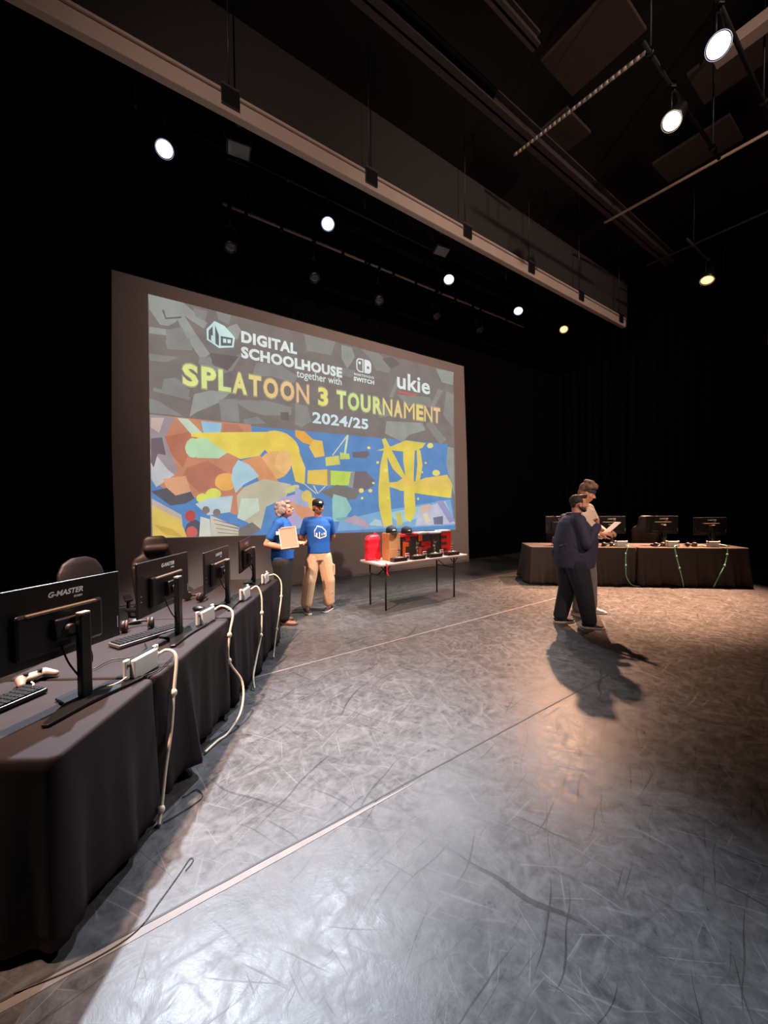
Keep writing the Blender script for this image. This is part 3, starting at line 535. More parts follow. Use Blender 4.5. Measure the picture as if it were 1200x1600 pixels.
# school house emblem
def house(mb, fn, w0=0, w1=1):
    """fn(x,y,layer) maps a unit emblem square to the surface; filled outline house with windows"""
    out = [(.02,.62),(.02,.22),(.42,.0),(.55,.04),(.92,.14),(.97,.52),(.90,.62),(.62,.90),(.36,.98),(.28,1.0)]
    fn(mb, out, 0, w0)
    fn(mb, [(.08,.58),(.08,.26),(.22,.18),(.22,.78)], 1, w1); fn(mb, [(.30,.84),(.30,.14),(.42,.07),(.42,.50)], 1, w1)
    fn(mb, [(.48,.48),(.48,.10),(.86,.19),(.90,.50)], 1, w1)
    fn(mb, [(.56,.40),(.56,.24),(.67,.26),(.67,.41)], 2, w0); fn(mb, [(.71,.41),(.71,.26),(.82,.28),(.83,.42)], 2, w0)
    fn(mb, [(.20,.42),(.16,.42),(.16,.22),(.27,.16),(.27,.42)], 2, w0)
mb = MB()
house(mb, lambda b,poly,l,mi: sprism(b, [(1.34+x*.50,4.44+y*.46) for x,y in poly], .052+l*.0006, .0525+l*.0006, mi))
mb.build('school_emblem', [proj((206,238,234)), proj((96,96,98))], slide_o)

# ================================================================ OVERHEAD RIG
M_beam = mat('beige_beam_paint',(180,160,150),.55,noise=.08,nscale=3)
bt = thing('lighting_beam','long beige lighting beam hung diagonally across the top of the stage','beam',ST(5.2,4.75,6.14),STROT)
MB().box((-8.2,-.05,.0),(5.75,.05,.24),bev=.01).build('beam_body', M_beam, bt)
MB().box((-8.2,-.065,.17),(5.75,-.05,.19)).build('cable_channel', mat('cable_channel_grey',(120,104,98),.6), bt)
for s in (1.16,3.08,5.05,6.87,8.75,10.67):
    mb = MB(); x = s-5.2
    mb.box((x-.10,-.075,.05),(x+.10,.075,.26),bev=.01); mb.tube([(x,0,.25),(x,0,2.86)],.008,6,smoothp=False); b = mb.build('hanging_bracket', M_black, bt)
    MB().box((x-.10,-.08,.25),(x+.10,-.07,.275)).build('bracket_plate', M_steel, b)
bo = MB().box((-6.5,4.95,6.42),(11.6,5.0,7.55),STAGE).build('border_curtain', mat('dark_grey_border_cloth',(42,38,38),.9,noise=.1)); tag(bo,'dark grey border curtain running along behind the long beige beam','curtain')
M_truss = mat('dark_steel_paint',(70,62,62),.5,.2)
def ibeam(name, label, s0,s1,t,z,w,h,m, cross=True):
    mb = MB(); mb.box((s0,t-w/2,z),(s1,t+w/2,z+.03),STAGE); mb.box((s0,t-w/2,z+h),(s1,t+w/2,z+h+.03),STAGE); mb.box((s0,t-.015,z),(s1,t+.015,z+h),STAGE)
    return tag(mb.build(name, m), label, 'beam')
ibeam('steel_beam','dark steel beam crossing the ceiling between the border curtain and the side pipes',-2,11.6,3.97,7.6,.20,.22,M_truss)
ibeam('short_steel_beam','dark short steel beam at the top of the photo above the side pipes',1.5,4.67,3.12,7.62,.12,.14,M_truss)
def pipe(label, a, b, r, m, knots=0, name='ceiling_pipe'):
    mb = MB(); A = Vector(a); B = Vector(b); mb.tube([A,B], r, 12, smoothp=False)
    for k in range(knots): c = A.lerp(B,(k+.5)/knots); d=(B-A).normalized(); mb.tube([c-d*.035,c+d*.035], r*1.35, 10, smoothp=False)
    return tag(mb.build(name, m, smooth=True), label, 'pipe')
M_pipe = mat('pale_steel_pipe',(170,158,150),.4,.4); M_pipeb = mat('beige_pipe',(205,175,155),.5)
pipe('grey pipe wrapped with cable ties, upper of the two pipes on the right ceiling', ST(5.59,4.15,7.45), ST(5.6,2.18,7.3), .019, M_pipe, 26)
pipe('long smooth beige pipe on the right ceiling, lower of the two', ST(8.34,4.0,7.35), ST(8.43,-.5,7.3), .024, M_pipeb)
pipe('faint dark pipe on the right ceiling above the lone amber light', ST(10.6,4.1,7.3), ST(10.65,-.5,7.3), .022, M_truss)
o = MB().box((6.75,.2,7.6),(6.95,1.85,7.75),STAGE,bev=.01).build('side_beam', M_beam); tag(o,'short beige beam at the right edge beside the brightest light','beam')
for (s0,s1,t0,t1,lb) in ((5.5,6.4,2.5,3.6,'dull brown ceiling panel between the pipes, larger one'),(6.5,7.3,3.75,4.5,'dull brown ceiling panel beside the cable wrapped pipe'),(7.6,8.4,1.2,2.4,'dull brown ceiling panel right of the brightest light'),(9.0,9.8,2.2,3.4,'dull brown ceiling panel above the long smooth pipe')):
    o = MB().box((s0,t0,8.4),(s1,t1,8.46),STAGE,bev=.01).build('ceiling_panel', mat('brown_acoustic_panel',(66,54,50),.8,noise=.2,nscale=5)); tag(o,lb,'ceiling panel')
# lighting bars
def bar(name, label, s0, s1, t, z, m, hang, r=.024):
    th = thing(name, label, 'lighting bar', ST((s0+s1)/2,t,z), STROT); h = (s1-s0)/2
    MB().tube([(-h,0,0),(h,0,0)], r, 12, smoothp=False).build('pipe', m, th, smooth=True)
    for x in hang:
        x -= (s0+s1)/2
        mb = MB(); mb.tube([(x,0,0),(x,0,9-z)], .012, 8, smoothp=False); mb.tube([(x-.03,0,0),(x+.03,0,0)], .045, 10, smoothp=False); mb.build('hanger', M_blackm, th)
    return th
bar('lighting_bar','dark lighting bar carrying the row of bright stage lights',-1.0,11.4,6.15,6.95,mat('black_bar',(26,25,28),.5,.3),(.3,2.4,4.6,6.9,9.2,11.2))
lb = bar('lighting_bar','thin pale lighting bar running parallel above the screen',1.53,9.6,6.80,6.60,mat('pale_bar_paint',(180,160,150),.5),(1.9,4.3,6.4,8.8))
for k in range(10):
    x = 1.9+k*.62-(1.53+9.6)/2; mb = MB(); mb.box((x-.03,-.04,-.07),(x+.03,.04,.05),bev=.008); mb.build('pipe_clamp', M_blackm, lb)
bar('lighting_bar','dark lighting bar with two pale faced floods behind the beige beam',.2,9.0,5.4,6.75,mat('black_bar',(26,25,28),.5,.3),(1.2,3.5,6.0,8.5))
# luminaires
def fixture(name, label, cat, pos, aim, lensmat, rad=.11, barz=None, group=None, square=False, rim=None):
    pos = Vector(pos); d = (Vector(aim)-pos).normalized(); q = d.to_track_quat('Z','Y').to_matrix().to_4x4()
    th = thing(name, label, cat, pos, 0, group)
    mb = MB()
    if square:
        mb.box((-.15,-.10,-.16),(.15,.10,0),q,bev=.015)
        mb.build('housing', M_black, th)
        MB().box((-.13,-.085,0.002),(.13,.085,.006),q).build('lens', lensmat, th)
        for sg in (-1,1):
            MB()._add([(-.14,sg*.1,0),(.14,sg*.1,0),(.18,sg*.19,.12),(-.18,sg*.19,.12)],[(0,1,2,3)],q) if False else None
            m2 = MB(); m2.box((-.14,sg*.10-.003,0),(.14,sg*.10+.003,.09),q @ Matrix.Translation((0,0,0)) @ Matrix.Rotation(R(-20*sg),4,'X')); m2.build('barn_door', M_blackm, th)
    else:
        r = rad
        mb.lathe([(r*.55,-.34),(r*.75,-.33),(r*.95,-.22),(r*1.12,-.10),(r*1.15,0),(r*1.02,0),(r*1.0,-.02)], q, 24); mb.build('housing', M_black, th)
        MB().lathe([(r*.3,-.006),(r*.7,-.008),(r*1.0,-.014),(r*1.0,-.02)], q, 28).build('lens', lensmat, th, smooth=True)
        if rim: MB().ring([[(rr*r*math.cos(2*PI*k/28), rr*r*math.sin(2*PI*k/28), zz) for k in range(28)] for rr,zz in ((1.0,-.012),(1.13,.004),(1.15,.0))], q, caps=False).build('glow_ring', rim, th, smooth=True)  # emissive ring standing in for the coloured glow around the lens
    bz = barz if barz else pos.z+.45
    side = Vector((SV.x,SV.y,0)); w_ = (rad*1.35 if not square else .17); back = -d*.14
    mb = MB(); c = back
    mb.tube([c+side*w_, c+side*w_+Vector((0,0,.22)), c+side*w_*.4+Vector((0,0,.27)), c-side*w_*.4+Vector((0,0,.27)), c-side*w_+Vector((0,0,.22)), c-side*w_], .011, 8, smoothp=False)
    mb.tube([c+Vector((0,0,.27)), Vector((c.x*.0,c.y*.0,bz-pos.z))], .016, 8, smoothp=False); mb.build('yoke', M_blackm, th)
    mb = MB(); mb.box((-.035,-.04,bz-pos.z-.05),(.035,.04,bz-pos.z+.04),bev=.008); mb.build('clamp', M_blackm, th)
    return th
for i,(s,t,z,aim,col,wt,cone,bl,lab) in enumerate(SPOTS):
    p = ST(s,t,z)
    fixture('stage_light', lab, 'stage light', p, aim if i<6 else (aim[0],aim[1]-3.0,0), lampmat('lamp_lens_%d'%i, (1,.66,.34) if i in (4,5) else tuple(min(1,c*.7+.3) for c in col), 1.4 if i in (4,5) else 6), (.115 if i == 5 else .10) if i >= 5 else .10, 6.95, rim=lampmat('glowing_rim_%d'%i, (1,.38,.08) if i in (4,5) else ((.9,.75,.45) if i == 6 else (.45,.6,1)), .55))
    d = (Vector(aim)-p).normalized(); spot(p+d*.02, aim, col, wt, cone, bl)
M_offl = mat('unlit_lens_glass',(64,66,72),.12)
for (s,t,z,lb_) in ((1.64,6.8,5.92,'unlit dark stage light above the left part of the screen'),(3.16,6.8,5.9,'unlit dark stage light above the house emblem side of the screen'),(4.64,6.8,5.9,'unlit dark stage light above the middle of the screen'),(6.28,6.8,6.02,'unlit dark stage light above the right part of the screen'),(7.77,6.8,6.05,'unlit dark stage light above the right corner of the screen')):
    fixture('unlit_stage_light', lb_, 'stage light', ST(s,t,z), ST(s-.3,4.0,.5), M_offl, .085, 6.6)
M_sq = mat('grey_flood_glass',(120,125,128),.4)
fixture('flood_light','square unlit flood light with pale grey glass, left one under the beige beam','flood light',ST(1.43,5.4,6.37),ST(1.2,4.0,2),M_sq,square=True,barz=6.75)
fixture('flood_light','square unlit flood light with pale grey glass, right one under the beige beam','flood light',ST(5.11,5.4,6.36),ST(4.9,4.0,2),M_sq,square=True,barz=6.75)
bar('lighting_bar','dark lighting bar holding the lone amber light over the right table',9.6,12.3,3.0,6.95,mat('black_bar',(26,25,28),.5,.3),(10.0,12.0))
bar('lighting_bar','dark lighting bar holding the two brightest lights on the upper right',4.6,7.6,1.42,6.95,mat('black_bar',(26,25,28),.5,.3),(4.9,7.2))
bar('lighting_bar','dark lighting bar just behind the one with the brightest light',5.1,7.8,2.03,6.95,mat('black_bar',(26,25,28),.5,.3),(5.3,7.5))

# ================================================================ TABLES WITH CLOTHS
def tablecloth(label, M, x0, x1, d, z, hem=.02, amp=.03, seed=0, flare=.05, mtl=None, pinch=None, ends=(1,1)):
    """x along the front, y = depth away from front edge; skirt on all four sides"""
    rnd = random.Random(seed); per = []; r = .03; step = .03
    def seg(ax,ay,bx,by,nx,ny):
        L = math.hypot(bx-ax,by-ay); n = max(2,int(L/step))
        for i in range(n): t = i/n; per.append((ax+(bx-ax)*t, ay+(by-ay)*t, nx, ny))
    def arc(cx,cy,a0):
        for i in range(4): a = R(a0+90*i/4); per.append((cx+r*math.cos(a), cy+r*math.sin(a), math.cos(a), math.sin(a)))
    seg(x0+r,0,x1-r,0,0,-1); arc(x1-r,r,270); seg(x1,r,x1,d-r,1,0); arc(x1-r,d-r,0); seg(x1-r,d,x0+r,d,0,1); arc(x0+r,d-r,90); seg(x0,d-r,x0,r,-1,0); arc(x0+r,r,180)
    ph = [rnd.uniform(0,6.28) for _ in range(4)]; fr = [rnd.uniform(19,24), rnd.uniform(38,48), rnd.uniform(6,9)]
    rings = []; zs = [z, z-.004, z-.015, z-.05]+[z-.05-(z-.05-hem)*k/12 for k in range(1,13)]
    for j,zz in enumerate(zs):
        t = (z-zz)/(z-hem); ring = []; out = 0 if j == 0 else (.008 if j == 1 else .013)
        s = 0
        for i,(x,y,nx,ny) in enumerate(per):
            s += step
            wv = math.sin(s*fr[0]+ph[0])*.6+math.sin(s*fr[1]+ph[1])*.4+math.sin(s*fr[2]+ph[2])*.5
            o = out + flare*t + amp*wv*t**1.2
            if pinch:
                for (px,pw,pa) in pinch: o += -pa*t*math.exp(-((x-px)/pw)**2)*(1 if ny<-.5 else 0)
            if nx < -.5 and abs(ny) < .5: o = out + (o-out)*ends[0]
            if nx > .5 and abs(ny) < .5: o = out + (o-out)*ends[1]
            zo = zz + (0.012*math.sin(s*fr[2]*.7+ph[3])*t**3)
            ring.append((x+nx*o, y+ny*o, max(zo,.004)))
        rings.append(ring)
    mb = MB(); mb.ring(rings, M, caps=False)
    # top sheet
    top = [mb.bm.verts.new(M @ Vector((x,y,z))) for x,y,_,_ in per]; mb.bm.faces.new(top)
    bmesh.ops.remove_doubles(mb.bm, verts=mb.bm.verts[:], dist=1e-5)
    o = mb.build('tablecloth', mtl or M_cloth, smooth=True); tag(o, label, 'tablecloth')
    for p in o.data.polygons:
        if len(p.vertices) > 10: p.use_smooth = False
    sd = o.modifiers.new('thick','SOLIDIFY'); sd.thickness = .003; sd.offset = -1
    return o
# left table runs away from the camera; its front faces the stage
LT = Matrix(((-.0262,-1,0,-1.213),(1,-.0262,0,1.381),(0,0,1,0),(0,0,0,1)))   # local x along front (away), y to the left
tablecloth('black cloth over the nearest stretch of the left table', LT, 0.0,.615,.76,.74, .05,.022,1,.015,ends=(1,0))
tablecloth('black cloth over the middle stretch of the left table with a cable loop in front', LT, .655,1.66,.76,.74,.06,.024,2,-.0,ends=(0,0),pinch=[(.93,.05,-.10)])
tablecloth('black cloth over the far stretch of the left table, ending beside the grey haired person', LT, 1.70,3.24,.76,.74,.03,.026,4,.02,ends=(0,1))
def fold_table(label, M, x0, x1, d, z, mtl):
    th = thing('folding_table', label, 'table'); 
    MB().box((x0,0,z-.035),(x1,d,z),M,bev=.008).build('tabletop', mtl, th)
    for x in (x0+.14,x1-.25):
        mb = MB(); mb.tube([(x,.08,z-.05),(x,d-.08,z-.05)],.012,8,M,smoothp=False); mb.build('cross_bar', M_blackm, th)
        for y in (.08,d-.08): MB().tube([(x,y,z-.035),(x,y,.0)],.0135,10,M,smoothp=False).build('leg', M_blackm, th, smooth=True)
        for sg in ((1,) if x < (x0+x1)/2 else (-1,)):
            MB().tube([(x,d/2,z-.22),(x+sg*.24,d/2,z-.04)],.008,8,M,smoothp=False).build('brace', M_blackm, th); MB().tube([(x,.08,z-.22),(x,d-.08,z-.22)],.008,8,M,smoothp=False).build('brace', M_blackm, th)
            for y in (.08,): MB().tube([(x,y,z-.14),(x+sg*.1,y,z-.04)],.008,8,M,smoothp=False).build('brace', M_blackm, th)
            MB().tube([(x,y,z-.14),(x-sg*.09,y,z-.04)],.008,8,M,smoothp=False).build('brace', M_blackm, th)
    return th
PT = STAGE @ Matrix.Translation((3.19,4.70,0))
fold_table('pale topped folding table with thin dark legs below the screen, holding the prizes', PT, 0,1.84,.60,.73, mat('pale_table_top',(190,168,160),.5,noise=.05))
# right table
a_ = math.atan2(7.142-7.64, 6.836-2.932)
RT = Matrix.Translation((2.932,7.66,0)) @ Matrix.Rotation(a_,4,'Z')
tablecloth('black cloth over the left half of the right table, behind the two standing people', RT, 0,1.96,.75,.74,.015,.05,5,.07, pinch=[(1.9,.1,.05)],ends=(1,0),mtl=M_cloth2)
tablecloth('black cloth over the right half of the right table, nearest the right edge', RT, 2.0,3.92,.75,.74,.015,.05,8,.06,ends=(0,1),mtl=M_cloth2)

# ================================================================ MONITORS
def make_monitor():
    th = thing('monitor','-','monitor')
    pw, ph, zb = .60, .35, .205
    MB().box((-pw/2,.085,zb),(pw/2,.10,zb+ph),bev=.004).build('panel', M_black, th)
    MB().box((-pw/2+.006,.1002,zb+.012),(pw/2-.006,.1012,zb+ph-.006)).build('screen', mat('dark_monitor_glass',(10,10,12),.15), th)
    mb = MB(); mb.box((-.19,.06,zb+.04),(.19,.09,zb+.24),bev=.014); hs = mb.build('rear_housing', M_black, th)
    MB().box((-.15,.048,zb+.225),(.15,.07,zb+.237),bev=.003).build('rear_ridge', mat('bronze_grey_trim',(120,100,84),.4), th)
    mb = MB(); mb.box((-.05,.03,zb+.09),(.05,.075,zb+.19),bev=.006); mb.tube([(0,.06,zb+.14),(0,.0,zb+.14)],.022,12,smoothp=False); mb.build('neck', M_dark, th)
    MB().box((-.026,-.018,.012),(.026,.018,.405),bev=.008,seg=3).build('stand_column', M_black, th)
    MB().box((-.024,-.017,.401),(.024,.017,.412),bev=.004).build('column_cap', mat('column_cap_grey',(150,132,124),.4), th)
    mb = MB(); mb.prism([(-.235,-.075),(-.225,-.10),(-.05,-.085),(.05,-.085),(.225,-.10),(.235,-.075),(.075,.02),(.06,.11),(-.06,.11),(-.075,.02)],0,.012,bev=.003); mb.build('stand_base', M_black, th)
    mb = MB(); text_bm(mb,'G-MASTER',1,Matrix.Translation((.03,.0846,zb+.285)) @ XR,.001,.03,shear=.25,width=.155,height=.026); 
    text_bm(mb,'IIYAMA',1,Matrix.Translation((.085,.0846,zb+.264)) @ XR,.001,.03,shear=.25,width=.04,height=.010); mb.build('lettering', M_print, th)
    mb = MB()
    for k in range(2): mb.box((-.27,.083,zb+.10+k*.035),(-.262,.0852,zb+.104+k*.035))
    mb.box((.283,.0835,zb+.05),(.286,.0852,zb+.11)); mb.build('port_marks', M_print, th)
    mb = MB(); mb.tube([(-.06,.055,zb+.06),(-.05,.03,zb-.02),(-.02,.0,.10),(0,.022,.06),(.01,.03,.02)],.004,6); mb.tube([(.05,.055,zb+.06),(.06,.03,zb-.04),(.02,.02,.08),(.02,.04,.02)],.0035,6); mb.build('video_cable', M_black, th)
    return th
mon0 = make_monitor()
mons = [(-1.425,1.80,74.2,.00,'nearest monitor on the left table, its back cut by the left edge of the photo','monitors on the left table'),
 (-1.44,2.66,89,-.01,'second nearest monitor on the left table, beside a tilted keyboard','monitors on the left table'),
 (-1.425,3.47,94,-.05,'third monitor along the left table, with headphones lying behind it','monitors on the left table'),
 (-1.51,4.42,98,-.05,'farthest monitor on the left table, beside the grey haired person','monitors on the left table'),
 (3.64,7.84,-7.3,.03,'monitor on the right table mostly hidden behind the man in the navy jacket','monitors on the right table'),
 (4.575,7.70,-7.3,.03,'monitor on the right table behind the sheet of paper','monitors on the right table'),
 (5.56,7.60,-7.3,.03,'monitor on the right table between two white docks, with a chair showing at its left','monitors on the right table'),
 (6.42,7.48,-7.3,.00,'monitor at the right end of the right table','monitors on the right table')]
for i,(x,y,rz,dz,lab,g) in enumerate(mons):
    o = mon0 if i == 0 else copy_tree(mon0)
    for c in (o.children if i else ()): c.location.x = 0
    o.location = (x,y,.7445); o.rotation_euler = (0,0,R(rz)); o['label'] = lab; o['group'] = g
    if i == 0:
        for c in o.children:
            if c.name.split('.')[0] in ('panel','screen','rear_housing','rear_ridge','neck','lettering','port_marks'): c.location.x -= .045
    if abs(dz) > 1e-6:
        for c in o.children:
            if c.name.split('.')[0] in ('panel','screen','rear_housing','rear_ridge','neck','lettering','port_marks'): c.location.z += dz

# ================================================================ CONSOLES IN DOCKS
def make_dock():
    th = thing('game_console','-','game console')
    MB().box((-.0865,-.026,0),(.0865,.0,.104),bev=.006).build('dock', M_white, th, label='white dock')
    mb = MB(); mb.box((-.0865,.012,0),(.0865,.026,.100),bev=.005); mb.box((-.0865,-.004,0),(.0865,.014,.018)); mb.build('dock_front', M_white, th)
    MB().box((-.088,.0,.008),(.088,.012,.112),bev=.003).build('tablet', M_black, th, label='black tablet')
    for sg in (-1,1):
        mb = MB(); x0,x1 = sorted((sg*.088,sg*.121)); mb.box((x0,-.004,.012),(x1,.016,.114),bev=.006,seg=3); c = mb.build('controller', M_white, th)
        mb = MB(); mb.tube([(sg*.104,-.004,.085),(sg*.104,-.012,.085)],.008,10,smoothp=False); mb.build('trigger', M_dark, c)
    return th
dk0 = make_dock()
docks = [(-1.315,2.06,83,'white docked game console nearest the camera, on the left table edge'),(-1.375,2.93,86,'white docked game console between the second and third monitors of the left table'),(-1.34,3.66,93,'white docked game console beside the third monitor of the left table'),(-1.375,4.40,95,'white docked game console at the far corner of the left table'),
 (4.67,7.55,-7,'white docked game console on the right table, beside the sheet of paper'),(5.60,7.44,-7,'white docked game console in front of the monitor with the chair at its left'),(6.31,7.34,-7,'white docked game console at the right end of the right table')]
for i,(x,y,rz,lab) in enumerate(docks):
    o = dk0 if i == 0 else copy_tree(dk0)
    o.location = (x,y,.7445); o.rotation_euler = (0,0,R(rz)); o['label'] = lab; o['group'] = 'consoles in docks'
# ---- cables
def cable(label, pts, r=.008, m=None, name='cable', knots=()):
    mb = MB(); mb.tube(pts, r, 8)
    for k in knots: mb.ell(pts[k],(r*2.1,r*2.1,r*2.6))
    o = mb.build(name, m or M_cable, smooth=True); return tag(o, label, 'cable')
cable('white cable looping over the table edge from the nearest console down to the floor',[(-1.30,2.16,.80),(-1.26,2.20,.815),(-1.205,2.19,.775),(-1.19,2.13,.60),(-1.18,2.08,.42),(-1.185,2.03,.25),(-1.18,1.97,.06),(-1.17,1.93,.012)],.0085,knots=(3,6))
cable('white cable making a wide loop down to the floor from the second console',[(-1.36,3.03,.81),(-1.30,3.05,.84),(-1.21,3.03,.79),(-1.205,2.95,.64),(-1.20,2.92,.45),(-1.12,2.97,.26),(-1.09,2.86,.10),(-1.13,2.72,.014),(-1.17,2.62,.012),(-1.20,2.50,.012)],.0085,knots=(3,4))
cable('white cable hanging over the edge from the third console of the left table',[(-1.32,3.77,.81),(-1.27,3.80,.83),(-1.225,3.79,.74),(-1.21,3.75,.58),(-1.20,3.68,.38),(-1.20,3.55,.22),(-1.19,3.42,.10),(-1.16,3.36,.012)],.0085,knots=(3,4))
cable('white cable hanging at the far corner of the left table',[(-1.37,4.51,.80),(-1.30,4.53,.81),(-1.235,4.55,.72),(-1.22,4.50,.56),(-1.21,4.38,.42),(-1.20,4.22,.26),(-1.20,4.1,.06),(-1.19,4.05,.012)],.008,knots=(3,5))
cable('thin black cable lying along the nearest table edge under the nearest console',[(-1.40,1.86,.753),(-1.33,1.90,.752),(-1.28,2.0,.753),(-1.245,2.08,.752),(-1.26,2.25,.752)],.0035,M_black)
cable('thin white cable from the nearest console to the foot of the nearest monitor',[(-1.325,1.945,.775),(-1.35,1.91,.76),(-1.40,1.885,.752),(-1.44,1.87,.752),(-1.50,1.92,.752)],.0035,M_cable)
cable('thin black cable wandering across the left table between the first two monitors',[(-1.72,2.15,.752),(-1.62,2.10,.752),(-1.60,2.22,.752),(-1.52,2.25,.752),(-1.50,2.38,.752),(-1.58,2.5,.752)],.003,M_black)
cable('thin black cord on the floor below the nearest console',[(-1.16,1.95,.006),(-1.10,2.02,.006),(-1.04,2.12,.006),(-1.10,2.18,.006),(-1.15,2.12,.006)],.0028,M_black)
cable('thin black cord curling on the shadowed floor near the foreground tape',[(-1.27,1.26,.005),(-1.10,1.34,.005),(-.98,1.44,.005),(-.95,1.56,.005),(-.93,1.68,.005),(-.92,1.75,.005),(-.90,1.74,.005),(-.91,1.69,.005)],.002,mat('faint_grey_cord',(70,66,64),.6))
M_grnlit = mat('green_lit_white_cable',(120,190,160),.5)  # white cable, the green light on it put into the colour
def RP(x,y,z): v = RT @ Vector((x,y,z)); return tuple(v)
cable('green-lit white cable hanging below the console beside the sheet of paper',[RP(1.79,.03,.78),RP(1.80,-.04,.76),RP(1.74,-.07,.62),RP(1.72,-.11,.40),RP(1.73,-.13,.18),RP(1.82,-.14,.04),RP(1.95,-.16,.012)],.009,M_grnlit,knots=(2,3))
cable('green-lit white cable hanging below the console in front of the chair side monitor',[RP(2.72,.03,.78),RP(2.62,-.04,.76),RP(2.63,-.08,.58),RP(2.66,-.12,.36),RP(2.70,-.14,.16),RP(2.72,-.15,.012)],.009,M_grnlit,knots=(2,3))
cable('green-lit white cable hanging at the right end of the right table',[RP(3.45,.06,.80),RP(3.52,-.04,.77),RP(3.50,-.08,.62),RP(3.44,-.11,.42),RP(3.34,-.13,.24),RP(3.27,-.14,.10),RP(3.22,-.15,.012)],.009,M_grnlit,knots=(2,3))
for k,(x,lb_) in enumerate(((1.45,'pale tangled cable on the right table beside the sheet of paper'),(2.35,'pale tangled cable on the right table left of the middle white dock'),(3.15,'pale tangled cable on the right table between the two rightmost docks'))):
    pts = [RP(x+.05*i+random.uniform(-.03,.03), .16+random.uniform(-.04,.04), .752+random.uniform(0,.03)) for i in range(7)]
    cable(lb_, pts, .006)

# ---- things lying on the left table
def TL(x,y,z=.7445): return tuple(LT @ Vector((x,y,z)))
def keyboard(label, loc, rz, tilt=0, m=None):
    th = thing('keyboard', label, 'keyboard', loc, R(rz))
    th.rotation_euler = (R(tilt),0,R(rz))
    MB().box((-.22,-.065,0),(.22,.065,.022),bev=.005).build('keyboard_body', m or M_dark, th)
    mb = MB()
    for r_ in range(5):
        for c in range(16): mb.box((-.21+c*.0262,-.056+r_*.0225,.022),(-.21+c*.0262+.0235,-.056+r_*.0225+.0195,.031),bev=.002,seg=1)
    mb.build('keycaps', M_black, th)
    return th
keyboard('black keyboard at the photo\'s left edge, on the left table', (-1.77,1.66,.745), 75, m=M_black)
keyboard('grey keyboard at the foot of the second monitor on the left table', (-1.63,2.62,.745), 62, m=mat('grey_keyboard',(96,92,94),.4))
# gamepad
th = thing('game_controller','grey game controller at the left edge on the nearest end of the left table','game controller',(-1.84,1.98,.745),R(70))
mb = MB(); mb.ell((0,0,.024),(.06,.035,.018)); mb.capsule((-.05,0,.024),(-.075,-.055,.016),.024,.015); mb.capsule((.05,0,.024),(.075,-.055,.016),.024,.015); mb.build('controller_body', mat('controller_shell',(150,135,122),.4), th, voxel=.004, sm=3)
for sx,sy in ((-.03,-.005),(.025,-.015)): MB().lathe([(.009,.035),(.009,.046),(.012,.048),(.011,.052)],Matrix.Translation((sx,sy,0)),14).build('thumb_stick', M_black, th)
cable('short white cable trailing from the grey game controller',[(-1.80,1.93,.76),(-1.77,1.90,.753),(-1.80,1.80,.752),(-1.90,1.70,.752)],.004)
def headphones(label, loc, rz):
    th = thing('headphones', label, 'headphones', loc, R(rz))
    mb = MB(); mb.tube([(.09*math.cos(R(a)),.10*math.sin(R(a))+.02,.03) for a in range(0,181,15)], .009, 10); mb.build('headband', M_dark, th, smooth=True)
    for sg in (-1,1):
        M_ = Matrix.Translation((sg*.088,.0,.04)) @ Matrix.Rotation(R(90),4,'Y')
        cup = MB().lathe([(.02,-.022),(.036,-.018),(.04,0),(.036,.012)],M_,20).build('ear_cup', M_dark, th, smooth=True)
        MB().lathe([(.038,.0121),(.040,.02),(.03,.026),(.018,.024)] if sg<0 else [(.036,-.03),(.040,-.026),(.038,-.0225)],M_,20).build('ear_pad', mat('ear_pad_brown',(110,84,74),.6), cup, smooth=True)
    return th
headphones('dark headphones with brown pads lying between the first two monitors of the left table', (-1.80,2.78,.7455), 30)
headphones('dark headphones lying behind the third monitor of the left table', (-1.80,3.60,.7455), -20)
def mouse(label, loc, rz):
    th = thing('computer_mouse', label,'mouse', loc, R(rz)); MB().ell((0,0,.010),(.033,.058,.024)).build('mouse_body', M_black, th, voxel=.004, sm=1); MB().tube([(0,.02,.030),(0,.035,.026)],.005,8,smoothp=False).build('scroll_wheel', M_dark, th)
mouse('black mouse on the left table behind the dark headphones with brown pads', (-1.93,2.93,.748), 100)
mouse('black mouse on the left table near the third monitor stand', (-1.60,3.28,.748), 80)
# dark clutter on the right table
for x,lb_ in ((2.38,'black mouse on the right table between the middle monitors'),(3.12,'black mouse on the right table left of the rightmost dock')):
    v = RP(x,.22,.748); mouse(lb_, v, 20)
v = RP(2.45,.14,.7455); headphones('dark headphones on the right table left of the middle white dock', v, 10)
v = RP(1.50,.14,.7455); headphones('dark headphones on the right table beside the sheet of paper', v, 10)
v = RP(3.02,.14,.7455); headphones('dark headphones on the right table left of the rightmost dock', v, 10)

